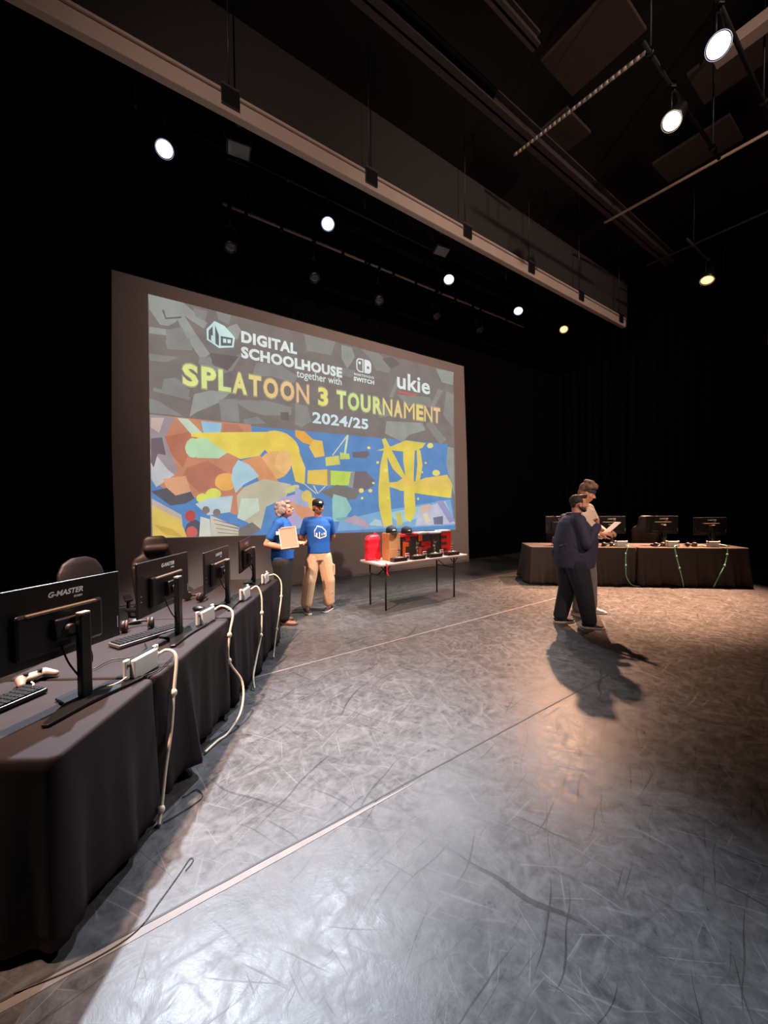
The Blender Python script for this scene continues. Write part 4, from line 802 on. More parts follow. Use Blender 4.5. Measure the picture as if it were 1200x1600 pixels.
# ================================================================ GAMING CHAIRS
def make_chair(dome=False):
    th = thing('gaming_chair','-','chair')      # faces local -Y
    base = MB()
    for k in range(5):
        a = R(90+72*k); base.tube([(0,0,.10),(.30*math.cos(a),.30*math.sin(a),.075)], lambda t: .028-.012*t, 8, smoothp=False)
    base.lathe([(.04,.07),(.05,.12),(.03,.14)]); base.build('base', M_black, th, smooth=True)
    for k in range(5):
        a = R(90+72*k); MB().tube([(.30*math.cos(a)-.02*math.sin(a),.30*math.sin(a)+.02*math.cos(a),.03),(.30*math.cos(a)+.02*math.sin(a),.30*math.sin(a)-.02*math.cos(a),.03)],.03,14,smoothp=False).build('caster', M_blackm, th)
    MB().lathe([(.028,.12),(.028,.30),(.05,.34),(.10,.38)]).build('gas_lift', M_blackm, th, smooth=True)
    mb = MB(); mb.ell((0,0,.45),(.25,.25,.055)); mb.capsule((-.22,-.18,.46),(-.22,.16,.47),.045,.045); mb.capsule((.22,-.18,.46),(.22,.16,.47),.045,.045); mb.box((-.22,-.24,.39),(.22,.2,.46)); mb.build('seat', M_fab, th, voxel=.014, sm=4)
    # backrest with shoulder wings, leaning back a little
    lean = Matrix.Translation((0,.20,.48)) @ Matrix.Rotation(R(-9),4,'X')
    if dome:
        mb = MB(); mb.loft([(0,0,0,.20,.04),(0,0,.2,.235,.045),(0,0,.45,.235,.045),(0,0,.60,.21,.04),(0,0,.68,.16,.035),(0,0,.72,.08,.02)],24,lean,p=2.4)
    else:
        mb = MB(); mb.loft([(0,0,0,.20,.045),(0,0,.12,.215,.05),(0,0,.28,.20,.05),(0,0,.40,.25,.055),(0,0,.50,.27,.055),(0,0,.57,.24,.055),(0,0,.62,.165,.05),(0,0,.72,.15,.05),(0,0,.80,.135,.045),(0,0,.84,.09,.03)],24,lean,p=2.6)
    for sg in (() if dome else (-1,1)): mb.capsule(lean @ Vector((sg*.20,-.05,.08)), lean @ Vector((sg*.23,-.05,.45)), .04,.045); 
    mb.build('backrest', M_fab, th, voxel=.014, sm=4)
    if not dome:
        mb = MB(); mb.capsule(lean @ Vector((-.09,-.08,.68)), lean @ Vector((.09,-.08,.68)), .055,.055); mb.build('head_cushion', mat('head_cushion',(52,38,36),.6), th, voxel=.012, sm=3)
    for sg in (-1,1):
        mb = MB(); mb.tube([(sg*.24,0,.40),(sg*.31,0,.42),(sg*.32,0,.62)],.018,8,smoothp=False); mb.box((min(sg*.28,sg*.36),-.13,.62),(max(sg*.28,sg*.36),.13,.655),bev=.012); mb.build('armrest', M_black, th)
    return th
ch1 = make_chair(True); ch0 = make_chair()
chs = [(-2.42,3.36,80,.0,1.0,'black chair behind the nearest monitor, its round top showing over the panel'),
 (-2.60,4.42,38,.0,.97,'black gaming chair with wings and head cushion beside the lower left of the screen'),
 (3.98,8.95,178,.0,1.0,'black gaming chair behind the monitor hidden by the man in the navy jacket'),
 (5.92,8.72,150,.0,1.0,'black gaming chair on the right showing left of the middle monitor')]
for i,(x,y,rz,z,k,lab) in enumerate(chs):
    o = ch1 if i == 0 else (ch0 if i == 1 else copy_tree(ch0))
    o.location = (x,y,z); o.scale = (k,k,k); o.rotation_euler = (0,0,R(rz)); o['label'] = lab; o['group'] = 'gaming chairs behind the monitor tables'

# ================================================================ PRIZES ON THE FOLDING TABLE
ZT = .7305
def PL(x,y,z=ZT): return PT @ Vector((x,y,z))
def pmat(x,y,rz=0): return PT @ Matrix.Translation((x,y,ZT)) @ Matrix.Rotation(R(rz),4,'Z')
M_red = mat('red_nylon',(226,30,52),.4,noise=.15,nscale=8,bump=.5,bscale=14)
M_card = mat('brown_cardboard',(196,140,92),.7,noise=.08,nscale=12)
M_org = mat('orange_print',(236,96,30),.45); M_redp = mat('red_print',(226,34,34),.4); M_gbk = mat('charcoal_print',(58,48,50),.5)
# red bag
mb = MB(); T_ = pmat(.16,.47,4)
mb.loft([(0,0,0,.125,.07),(0,0,.03,.14,.085),(0.005,0,.12,.128,.075),(0,0,.20,.138,.082),(-.006,0,.27,.125,.07),(0,0,.33,.135,.078),(.008,0,.385,.11,.06),(.02,0,.405,.07,.03)],26,None,p=3.2)
o = mb.build('body', M_red, None, voxel=.012, sm=2)
th = thing('red_bag','crumpled bright red bag at the left end of the folding table','bag',PL(.16,.47),STROT); o.parent = th
MB().tube([(-.03,-.09,.03),(-.02,-.14,.012),(.03,-.15,.01)],.012,8).build('strap', M_red, th)
MB().tube([(.02,0,.40),(.05,0,.43),(.09,0,.40)],.008,8).build('handle', M_red, th)
cable('red ribbon hanging from the left end of the folding table',[PL(.10,.02),PL(.10,-.012,.72),PL(.095,-.02,.64),PL(.12,-.02,.55),PL(.09,-.02,.60)],.008,M_red,name='ribbon')
bpy.data.objects[-1 if False else 'ribbon']['category'] = 'ribbon'
# cardboard boxes stacked
for k,(z0,z1,lb_) in enumerate(((0,.19,'lowest of the three brown cardboard boxes stacked beside the red bag'),(.191,.335,'middle one of the three brown cardboard boxes stacked beside the red bag'),(.336,.43,'topmost brown cardboard box of the stack beside the red bag'))):
    th = thing('cardboard_box', lb_, 'box', PL(.42,.32,ZT+z0), STROT, 'cardboard boxes on the prize table')
    MB().box((-.11,-.10,0),(.11,.10,z1-z0),bev=.004).build('carton', M_card, th)
    MB().box((-.1102,-.1015,(z1-z0)-.012),(.1105,-.1,(z1-z0)-.006)).build('packing_tape', mat('pale_packing_tape',(222,186,146),.3), th)
    mb = MB()
    for a in range(0): pass
    if k == 2:
        MB().prism([(.02+.03*math.cos(i*PI/8),.047+.03*math.sin(i*PI/8)) for i in range(16)],.1001,.1012,XR).build('round_print', mat('faint_box_print',(170,116,74),.6), th)
def merch(label, x0, x1, h, pats):
    xc = (x0+x1)/2; hw = (x1-x0)/2
    th = thing('gift_box', label, 'box', PL(xc,.32), STROT, None)
    MB().box((-hw,-.10,0),(hw,.10,h),bev=.004).build('carton', M_gbk, th)
    for (u0,u1,v0,v1,m_) in pats:
        MB().box((-hw+u0*2*hw,-.102,v0*h),(-hw+u1*2*hw,-.1,v1*h)).build('printed_panel', m_, th)
    return th
merch('black gift box with an orange strip on its left edge, beside the cardboard boxes',.575,.885,.36,[(.02,.2,.02,.78,M_org),(.2,.42,.55,.75,M_org),(.2,.5,.80,.98,M_redp),(.2,.36,.02,.16,M_org)])
merch('black gift box with an orange and red zigzag print, middle of the folding table',.905,1.19,.385,[(.02,.26,.05,.45,M_org),(.02,.3,.7,.98,M_org),(.26,.9,.50,.66,M_redp),(.5,.95,.38,.62,M_redp),(.26,.7,.30,.42,M_redp)])
merch('plain black gift box between the two gift boxes with red prints',1.20,1.39,.375,[(.3,.6,.1,.2,M_gbk)])
merch('bright red gift box with dark stripes at the right end of the folding table',1.405,1.66,.395,[(.1,.98,.02,.98,M_redp),])
th = [o for o in sc.objects if o.name.startswith('gift_box')][-1]
for k in range(3): MB().box((-.12,-.1035,.06+k*.11),(.02,-.1025,.11+k*.11)).build('dark_stripe', M_gbk, th)
# caps on top of the stack
def cap_mesh(parent, m, M, visor_len=.075):
    mb = MB(); n = 24
    rings = [[(r*math.cos(2*PI*k/n), r*1.12*math.sin(2*PI*k/n), z) for k in range(n)] for r,z in ((.088,0),(.090,.03),(.084,.065),(.066,.092),(.035,.108),(.004,.113))]
    mb.ring(rings, M, caps=True); crown = mb.build('crown', m, parent, smooth=True)
    mb = MB(); P = [(.082*math.cos(R(a)), .09*math.sin(R(a))) for a in range(20,161,10)]; Q = [(.080*math.cos(R(a)), .085+visor_len*math.sin(R(a))**.6) for a in range(160,19,-10)]
    mb.prism(P+Q, 0, .006, M, bev=.002); mb.build('visor', m, parent)
    MB().ell((0,0,.113),(.008,.008,.005),M=M,n=10,m=6).build('button', m, parent)
    mb = MB()
    mb.ell((0,.092,.042),(.028,.006,.018),M=M,n=12,m=8); mb.build('badge', M_print, parent, label='white badge')
M_cap = mat('black_cap_cloth',(30,32,36),.8)
def cap(label, loc, rz):
    th = thing('baseball_cap', label, 'cap', loc, R(rz)); cap_mesh(th, M_cap, Matrix()); return th
cap('black cap with a white badge on top of the stacked cardboard boxes', PL(.42,.31,ZT+.4335), 205)
cap('black cap with a white badge on the folded red shirts beside the cardboard boxes', PL(.73,.31,ZT+.412), 205)
def folded(label, x, y, z, w_, d_, m, name, cat, n=3, rz=3):
    mb = MB()
    for k in range(n):
        mb.box((-w_/2+random.uniform(-.006,.006),-d_/2+random.uniform(-.006,.006),k*.014),(w_/2+random.uniform(-.006,.006),d_/2,k*.014+.0135),bev=.005)
    o = mb.build(name, m); o.location = PL(x,y,z); o.rotation_euler = (0,0,STROT+R(rz)); return tag(o,label,cat)
folded('folded red shirts lying on the orange edged black gift box',.72,.31,ZT+.3605,.33,.22,M_red,'folded_shirts','clothing')
M_paper = mat('white_paper',(232,226,224),.6)
M_stick = mat('printed_leaflet',(228,222,222),.4,noise=.2,nscale=40)
for k,(x,z,rz,lb_) in enumerate(((1.03,.386,5,'white leaflets lying on the gift box with the zigzag print'),(1.30,.377,-8,'white leaflets lying on the plain black gift box'),(1.53,.396,4,'white leaflets lying on the bright red gift box'))):
    folded(lb_, x,.30,ZT+z,.24,.17,M_stick,'leaflets','leaflet',2,rz)
# trophies
M_glass = mat('silver_trophy_metal',(214,208,206),.12,.9)
def make_trophy():
    th = thing('trophy','-','trophy')
    MB().box((-.13,-.055,0),(.13,.055,.058),bev=.003).build('base', mat('trophy_base_black',(40,30,30),.3), th)
    MB().box((-.06,-.05,.058),(.06,.04,.066),bev=.002).build('plinth', mat('plinth_plate',(200,190,180),.3,.4), th)
    mb = MB(); mb.lathe([(.030,.066),(.032,.072),(.012,.082),(.009,.11),(.016,.125),(.012,.14)],None,18); mb.ell((0,0,.165),(.020,.016,.030)); mb.ell((-.01,0,.20),(.012,.012,.016)); mb.capsule((.012,0,.17),(.035,0,.20),.007,.006); mb.capsule((-.015,0,.165),(-.032,0,.145),.007,.005)
    mb.build('figure', M_glass, th, voxel=.003, sm=2)
    return th
t0 = make_trophy()
for i,(x,y,rz,lb_) in enumerate(((.40,.09,0,'silver trophy on a black base in front of the cardboard boxes, first from the left'),(.775,.09,0,'silver trophy on a black base, second from the left on the folding table'),(1.15,.09,0,'silver trophy on a black base, third from the left on the folding table'),(1.55,.09,0,'silver trophy on a black base at the right end of the folding table'))):
    o = t0 if i == 0 else copy_tree(t0)
    o.location = PL(x,y); o.rotation_euler = (0,0,STROT+R(rz)); o['label'] = lb_; o['group'] = 'trophies in front of the gifts'
    if i in (1,2): 
        for c in o.children:
            if c.name.startswith('figure'): c.scale = (1,1,1.5); c.location.z -= .033
for i,(x,lb_) in enumerate(((.60,'small red and white packet between the first and second trophies'),(.965,'small red and white packet between the second and third trophies'),(1.345,'small red and white packet between the third and last trophies'))):
    th = thing('packet', lb_, 'packet', PL(x,.13), STROT, 'packets between the trophies')
    MB().box((-.035,-.014,0),(.035,.014,.105),bev=.003).build('packet_body', M_white, th)
    MB().box((-.024,-.0155,.02),(.024,-.014,.06),bev=0).build('picture', M_gbk, th)
    MB().box((-.035,-.0158,.078),(.035,-.014,.104)).build('red_band', M_redp, th)

# ================================================================ PEOPLE
def V(*a): return Vector(a)
def hand(mb, wrist, d, nrm, side, k=1.0, curl=.35, spread=1.0):
    """d: direction wrist->fingers, nrm: back-of-hand direction, side: +1/-1 for the thumb's side along d x nrm"""
    wrist = Vector(wrist); d = Vector(d).normalized(); nrm = Vector(nrm); nrm = (nrm - d*nrm.dot(d)).normalized(); a = d.cross(nrm)*side
    B = Matrix(((a.x,d.x,nrm.x,wrist.x),(a.y,d.y,nrm.y,wrist.y),(a.z,d.z,nrm.z,wrist.z),(0,0,0,1))) @ Matrix.Scale(k,4)
    for x in (-.026,-.009,.009,.026): mb.capsule((x*.6,.0,0),(x,.082,0),.0155,.0125,10,.9,B)
    for x,l in ((-.030,.056),(-.010,.070),(.010,.077),(.030,.068)):
        # local +x is the thumb side: index finger at +x
        c1 = curl; c2 = curl*2.1; c3 = curl*3.0
        p0 = V(x,.080,0); p1 = p0+V(x*.12*spread,math.cos(c1),-math.sin(c1))*l*.45; p2 = p1+V(0,math.cos(c2),-math.sin(c2))*l*.32; p3 = p2+V(0,math.cos(c3),-math.sin(c3))*l*.25
        mb.capsule(p0,p1,.0095,.0088,10,1,B); mb.capsule(p1,p2,.0088,.008,10,1,B); mb.capsule(p2,p3,.008,.0068,10,1,B)
    q0 = V(.020,.018,-.004); q1 = V(.046,.048,-.014); q2 = V(.052,.078,-.026-.02*curl); q3 = V(.046,.100,-.036-.03*curl)
    mb.capsule(q0,q1,.0145,.0115,10,1,B); mb.capsule(q1,q2,.0112,.0098,10,1,B); mb.capsule(q2,q3,.0098,.008,10,1,B)
def head(mb, c, HM, k=1.0):
    """HM rotates the head; face looks along local +Y"""
    T = Matrix.Translation(c) @ HM @ Matrix.Scale(k,4)
    mb.ell((0,-.012,.022),(.076,.094,.092),M=T); mb.ell((0,.018,-.045),(.060,.070,.070),M=T); mb.ell((0,.045,-.088),(.030,.030,.022),M=T)
    mb.ell((0,.056,.012),(.052,.030,.024),M=T); mb.capsule((0,.082,.005),(0,.104,-.030),.008,.0125,10,1,T); mb.ell((0,.094,-.034),(.018,.012,.009),M=T)
    mb.ell((0,.078,-.060),(.024,.012,.0075),M=T); mb.ell((0,.076,-.072),(.021,.012,.007),M=T)
    for s in (-1,1):
        mb.ell((s*.042,.052,-.030),(.026,.024,.026),M=T); mb.ell((s*.078,-.008,-.012),(.010,.020,.032),(0,0,s*-15),M=T)
    return T
def face(p, T, brow, skin_dark):
    for s in (-1,1):
        e = MB().ell((s*.029,.075,-.004),(.0115,.008,.0075),M=T,n=12,m=8).build('eye', M_white, p, smooth=True)
        MB().ell((s*.029,.0815,-.004),(.005,.003,.005),M=T,n=10,m=6).build('iris', M_black, e)
        mb = MB(); mb.tube([(s*.013,.086,.013),(s*.029,.087,.019),(s*.045,.077,.014)],.0035,8,T); mb.build('eyebrow', brow, p, smooth=True)
    MB().ell((0,.0885,-.066),(.019,.004,.003),M=T,n=12,m=6).build('mouth', skin_dark, p, smooth=True)
def shoe(p, loc, yaw, up, solec, k=1.0, top=None):
    T = Matrix.Translation(loc) @ Matrix.Rotation(R(yaw),4,'Z') @ Matrix.Scale(k,4)
    mb = MB(); secs = []
    for y,hw,h in ((-.085,.030,.06),(-.06,.038,.095),(-.02,.040,.10),(.03,.042,.075),(.09,.048,.058),(.14,.044,.048),(.175,.026,.036)):
        secs.append([(hw*math.cos(a), y, .022+ (h-.022)*max(0,math.sin(a)) if math.sin(a) > 0 else .022) for a in [2*PI*i/20 for i in range(20)]])
    mb.ring(secs, T); s = mb.build('shoe', up, p, smooth=True)
    mb = MB(); P = [(.046*w_, y) for y,w_ in ((-.095,.4),(-.08,.75),(-.03,.92),(.03,.95),(.09,1.1),(.14,1.0),(.175,.65),(.188,.25))]
    mb.prism(P+[(-x,y) for x,y in P[::-1]], .001, .026, T, bev=.004); mb.build('sole', solec, s)
    mb = MB()
    for y in (.03,.05,.07,.09): z_ = .083-.33*(y-.02)+.004; mb.tube([(-.020,y,z_-.004),(0,y,z_),(.020,y,z_-.004)],.003,6,T)
    mb.build('laces', top or solec, s)
def finish(objs, root):
    for o in objs: o.parent = root

# generic relaxed anatomy, metres, facing +Y, right side = +X
def person(label, loc, rz, k, J, skin, shirt_m, trous_m, build, hand_r, hand_l, head_rot, shoes, sleeve='short', belly=None, hem=.88, neck_m=None, leg_r=(.095,.068,.062), trouser_end=.07):
    root = thing('person', label, 'person', loc, R(rz)); root.scale = (k,k,k)
    sh_w, ch_d, wa_w, wa_d, hip_w, hip_d = build
    hc = Vector(J['head']); HM = Euler([R(v) for v in head_rot],'ZXY').to_matrix().to_4x4() if False else (Matrix.Rotation(R(head_rot[2]),4,'Z') @ Matrix.Rotation(R(head_rot[0]),4,'X') @ Matrix.Rotation(R(head_rot[1]),4,'Y'))
    # --- body: one continuous surface
    mb = MB(); T = head(mb, hc, HM)
    nb = Vector((0,J.get('ny',-.01),1.42)); mb.capsule(nb, hc+HM.to_3x3() @ V(0,-.02,-.06), .062, .054)
    mb.loft([(0,0,.84,hip_w*.8,hip_d*.8),(0,0,.95,hip_w*.85,hip_d*.82),(0,0,1.08,wa_w*.82,wa_d*.8),(0,0,1.25,wa_w*.88,ch_d*.8),(0,-.01,1.38,sh_w*.62,ch_d*.72),(0,-.01,1.44,sh_w*.35,ch_d*.5)],24)
    for s,nm in ((1,'r'),(-1,'l')):
        sh = Vector(J['sh_'+nm]); el = Vector(J['el_'+nm]); wr = Vector(J['wr_'+nm])
        mb.capsule(Vector((sh.x*.5,sh.y,sh.z+.0)), sh, .055, .052); mb.capsule(sh, el, .052, .041); mb.capsule(el, el.lerp(wr,.35), .041, .043); mb.capsule(el.lerp(wr,.35), wr, .043, .027)
        hd = hand_r if nm == 'r' else hand_l
        hand(mb, wr, hd[0], hd[1], hd[2], 1.0, hd[3])
        hip = Vector((s*.09,0,.88)); kn = Vector(J['kn_'+nm]); an = Vector(J['an_'+nm])
        mb.capsule(hip, kn, .075, .050); mb.capsule(kn, an, .048, .034); mb.capsule(an, an+V(0,.03,-.02), .034, .03)
    body = mb.build('body', skin, root, voxel=.0068, sm=2)
    # --- shirt
    mb = MB(); b = belly or [(0,0,hem,hip_w*1.06,hip_d*1.05),(0,0,hem+.05,hip_w*1.04,hip_d*1.04),(0,0,1.08,wa_w*1.06,wa_d*1.06),(0,.005,1.22,wa_w*1.10,ch_d*1.06),(0,0,1.33,sh_w*.86,ch_d*1.0),(0,-.01,1.40,sh_w*.72,ch_d*.86),(0,-.015,1.445,sh_w*.42,ch_d*.60),(0,-.015,1.465,.075,.072)]
    mb.loft(b, 30, None, p=2.25)
    rnd = random.Random(int(loc[0]*100)+7)
    for s,nm in ((1,'r'),(-1,'l')):
        sh = Vector(J['sh_'+nm]); el = Vector(J['el_'+nm]); wr = Vector(J['wr_'+nm]); kk = 1.0 if sleeve == 'short' else 1.18
        mb.capsule(Vector((sh.x*.45,sh.y,sh.z+.008)), sh, .066*kk, .064*kk)
        if sleeve == 'short':
            e = sh.lerp(el,.68); mb.capsule(sh, e, .064, .060)
        else:
            mb.capsule(sh, el, .070*kk, .060*kk); mb.capsule(el, wr+(el-wr).normalized()*.015, .060*kk, .042*kk)
            for q in range(3): c = el.lerp(wr,.2+q*.25); mb.ell(c,(.056*kk-.004*q,.056*kk-.004*q,.020))
    # soft folds
    for q in range(7 if sleeve=='short' else 12):
        a = rnd.uniform(0,2*PI); z0 = rnd.uniform(hem+.06,1.30); rx = wa_w*1.04 if not belly else belly[2][3]*.98; ry = wa_d*1.03 if not belly else belly[2][4]*.98
        mb.capsule((rx*math.cos(a),ry*math.sin(a),z0),(rx*math.cos(a+.35),ry*math.sin(a+.35),z0+rnd.uniform(-.12,.12)),.010,.006,8)
    shirt = mb.build('jacket' if sleeve=='long' else 't_shirt', shirt_m, root, voxel=.0085, sm=3)
    # --- trousers
    mb = MB(); top = min(.98, hem+.10)
    mb.loft([(0,0,.80,hip_w*.98,hip_d*.96),(0,0,.90,hip_w*1.0,hip_d*1.0),(0,0,top,hip_w*.93,hip_d*.93)],26,None,p=2.3)
    for s,nm in ((1,'r'),(-1,'l')):
        kn = Vector(J['kn_'+nm]); an = Vector(J['an_'+nm]); hip = Vector((s*hip_w*.50,0,.84))
        mb.capsule(hip, kn, leg_r[0]*1.12, leg_r[1]*1.15); end = Vector((an.x,an.y,an.z+trouser_end)); mb.capsule(kn, end, leg_r[1]*1.15, leg_r[2]*1.05)
        for q in range(6):
            f = rnd.uniform(.15,.98); c = kn.lerp(end,f) if q > 1 else hip.lerp(kn,.5+.4*f); rr = leg_r[1]*1.12*(1-f)+leg_r[2]*1.1*f
            a = rnd.uniform(0,6.28); mb.capsule(c+V(rr*.85*math.cos(a),rr*.85*math.sin(a),-.02), c+V(rr*.85*math.cos(a+.9),rr*.85*math.sin(a+.9),.02), .016,.012,8)
    tr = mb.build('trousers', trous_m, root, voxel=.0085, sm=2)
    for nm in 'rl':
        an = Vector(J['an_'+nm]); up,so = shoes; yaw = J.get('yaw_'+nm, 0)
        shoe(root, (an.x,an.y,0), yaw, up, so, 1.0)
    return root, T, shirt
def hair(root, m, T, blobs, name='hair', voxel=.007, sm=1):
    mb = MB()
    for c,r in blobs: mb.ell(c, r, M=T, n=14, m=10)
    return mb.build(name, m, root, voxel=voxel, sm=sm)
def shirt_print(root, shirt, fn_polys, origin, size, m, name='shirt_print', yaw=0):
    """emblem laid on the cloth: polygons in a unit square dropped onto the shirt's surface from the front"""
    bvh = BVHTree.FromPolygons([v.co for v in shirt.data.vertices],[p.vertices for p in shirt.data.polygons])
    RZ = Matrix.Rotation(R(yaw),3,'Z'); d = RZ @ V(0,-1,0); xx = RZ @ V(-1,0,0)
    bm = bmesh.new()
    for poly in fn_polys:
        # fine grid clipped to the polygon
        n = 26
        def inside(x,y):
            c = False; j = len(poly)-1
            for i in range(len(poly)):
                if (poly[i][1] > y) != (poly[j][1] > y) and x < (poly[j][0]-poly[i][0])*(y-poly[i][1])/(poly[j][1]-poly[i][1]+1e-12)+poly[i][0]: c = not c
                j = i
            return c
        for i in range(n):
            for j in range(n):
                if not inside((i+.5)/n,(j+.5)/n): continue
                q = []
                for a,b_ in ((i,j),(i+1,j),(i+1,j+1),(i,j+1)):
                    o_ = Vector(origin)+xx*((a/n-.5)*size)+V(0,0,(b_/n-.5)*size)-d*.6
                    h = bvh.ray_cast(o_, d)
                    if h[0] is None: break
                    q.append(h[0]-d*.004)
                if len(q) == 4:
                    try: bm.faces.new([bm.verts.new(v) for v in q])
                    except ValueError: pass
    bmesh.ops.remove_doubles(bm, verts=bm.verts[:], dist=.0003)
    me = bpy.data.meshes.new(name); bm.to_mesh(me); bm.free(); me.materials.append(m)
    o = bpy.data.objects.new(name, me); sc.collection.objects.link(o); o.parent = shirt
    sd = o.modifiers.new('t','SOLIDIFY'); sd.thickness = .001; return o
HOUSE = [[(.02,.62),(.02,.22),(.08,.18),(.08,.58),(.24,.86),(.30,.92),(.36,.90),(.62,.84),(.86,.56),(.93,.52),(.95,.58),(.66,.92),(.36,1.0),(.26,1.0)],
 [(.02,.22),(.42,.0),(.95,.16),(.95,.56),(.88,.54),(.88,.22),(.46,.08),(.46,.50),(.40,.55),(.40,.10),(.08,.26)],
 [(.15,.46),(.15,.24),(.26,.18),(.26,.46)],[(.56,.42),(.56,.24),(.67,.27),(.67,.43)],[(.72,.44),(.72,.28),(.83,.31),(.83,.45)]]

M_blue = mat('royal_blue_shirt',(22,92,178),.75,noise=.08,nscale=10,bump=.2,bscale=30)
M_beige = mat('beige_cargo_cloth',(206,170,138),.8,noise=.06,nscale=14,bump=.3,bscale=26)
M_blk_t = mat('black_trouser_cloth',(24,23,26),.8,bump=.2,bscale=20)
M_navy = mat('navy_jacket_cloth',(58,56,82),.75,noise=.1,nscale=8,bump=.3,bscale=18)
M_jean = mat('dark_loose_jeans',(38,40,50),.8,noise=.2,nscale=8,bump=.35,bscale=16)
M_greyt = mat('grey_trouser_cloth',(120,114,112),.8,bump=.3,bscale=18)
M_cream = mat('cream_shirt_cloth',(226,206,184),.75,bump=.2,bscale=20)
M_mouth = mat('lip_colour',(150,80,72),.5)
M_sneak = mat('dark_sneaker',(44,36,40),.6); M_brown = mat('brown_shoe_leather',(120,78,60),.5); M_wsole = mat('white_rubber_sole',(214,200,190),.5); M_bsole = mat('brown_sole',(70,50,42),.6)
M_hair_d = mat('dark_brown_hair',(44,32,30),.6,noise=.3,nscale=30,bump=.8,bscale=60)
M_hair_g = mat('grey_white_hair',(150,138,134),.7,noise=.5,nscale=22,bump=1.0,bscale=50)
M_hair_b = mat('light_brown_hair',(128,98,84),.7,noise=.35,nscale=24,bump=.9,bscale=50)

# --- person in blue t-shirt and black cap, hands behind the back
J = dict(head=(0,.0,1.615), sh_r=(.175,-.02,1.40), sh_l=(-.175,-.02,1.40), el_r=(.245,-.12,1.14), el_l=(-.245,-.12,1.14), wr_r=(.09,-.20,.98), wr_l=(-.09,-.20,1.0),
 kn_r=(.155,.03,.48), kn_l=(-.14,.03,.48), an_r=(.20,0,.085), an_l=(-.15,0,.085), yaw_r=10, yaw_l=-38)
root, T, sh = person('person in blue t-shirt, black cap and beige cargo trousers, hands behind the back', (-1.0,5.84,0), -162, .985, J, M_skin2, M_blue, M_beige,
 (.215,.125,.160,.120,.165,.125), ((-.8,0,-.4),(0,-1,0),1,.5), ((.8,0,-.4),(0,-1,0),-1,.5), (0,0,14), (M_sneak,M_wsole), hem=.91, leg_r=(.105,.088,.082), trouser_end=.055)
face(root, T, M_hair_d, M_mouth)
hair(root, M_hair_d, T, [((0,-.03,.03),(.082,.085,.085)),((0,-.06,-.03),(.072,.05,.05)),((.07,-.02,-.005),(.014,.03,.03)),((-.07,-.02,-.005),(.014,.03,.03))])
hat = bpy.data.objects.new('cap', None)
hd = MB(); cc = T @ Matrix.Translation((0,-.008,.045)); n = 24
hd.ring([[(r*math.cos(2*PI*k_/n), r*1.15*math.sin(2*PI*k_/n), z) for k_ in range(n)] for r,z in ((.085,-.01),(.088,.02),(.082,.05),(.062,.072),(.03,.084),(.004,.087))], cc); capo = hd.build('cap', M_cap, root, smooth=True)
hd = MB(); P = [(.078*math.cos(R(a)), .09*math.sin(R(a))) for a in range(20,161,10)]; Q = [(.076*math.cos(R(a)), .085+.075*math.sin(R(a))**.6) for a in range(160,19,-10)]; hd.prism(P+Q,-.012,-.006,cc,bev=.002); hd.build('visor', M_cap, capo)
MB().ell((0,.096,.026),(.028,.006,.016),M=cc,n=12,m=8).build('badge', M_print, capo, label='white badge')
shirt_print(root, sh, HOUSE, (-.01,0,1.235), .20, M_print)
for s_ in (-1,1):
    MB().box((s_*.225-.012 if s_>0 else -.237,-.06,.56),(s_*.225+.012 if s_>0 else -.213,.08,.72),bev=.008).build('cargo_pocket', M_beige, root)

# --- person with grey hair holding a framed board, in profile
J = dict(head=(0,.045,1.575), sh_r=(.175,-.02,1.38), sh_l=(-.175,-.02,1.38), el_r=(.225,-.17,1.12), el_l=(-.22,-.05,1.12), wr_r=(.25,.10,1.06), wr_l=(-.05,.22,1.10),
 kn_r=(.09,.02,.46), kn_l=(-.09,.01,.46), an_r=(.085,.02,.085), an_l=(-.10,-.06,.085), yaw_r=-8, yaw_l=10)
root, T, sh = person('person with grey curly hair and blue t-shirt in profile, holding a framed board', (-1.40,5.27,0), -84, 1.0, J, M_skin, M_blue, M_blk_t,
 (.215,.135,.165,.145,.175,.150), ((.05,1,.0),(.2,.0,-.9),-1,.35), ((.5,1,-.1),(-.6,0,-.6),-1,.45), (14,0,-6), (M_brown,M_bsole), hem=.90, leg_r=(.115,.085,.075), trouser_end=.03)
face(root, T, M_hair_g, M_mouth)
hair(root, M_hair_g, T, [((0,-.035,.035),(.092,.095,.09)),((0,-.09,-.02),(.08,.055,.07)),((.078,-.03,-.01),(.026,.052,.06)),((-.078,-.03,-.01),(.026,.052,.06)),((0,.045,.082),(.065,.05,.035)),((.03,-.10,.05),(.045,.04,.04)),((-.03,-.10,.06),(.045,.04,.04)),((.06,-.08,-.07),(.03,.035,.03)),((-.05,-.09,-.07),(.035,.035,.03)),((.07,.01,.05),(.025,.035,.03)),((.05,-.07,.09),(.035,.035,.03)),((-.05,-.05,.095),(.035,.035,.03))])
mb = MB(); mb.tube([(.034+.021*math.cos(R(a)),.088,-.004+.018*math.sin(R(a))) for a in range(0,361,30)],.0025,6,T); mb.tube([(-.034+.021*math.cos(R(a)),.088,-.004+.018*math.sin(R(a))) for a in range(0,361,30)],.0025,6,T); mb.tube([(.055,.086,0),(.078,.03,.002),(.08,-.01,.0)],.0025,6,T); mb.tube([(-.055,.086,0),(-.078,.03,.002),(-.08,-.01,.0)],.0025,6,T); mb.build('glasses', M_black, root)
mb = MB(); mb.box((.243,-.045,1.24),(.2465,.0,1.285),bev=.001); mb.build('sleeve_badge', M_print, sh)
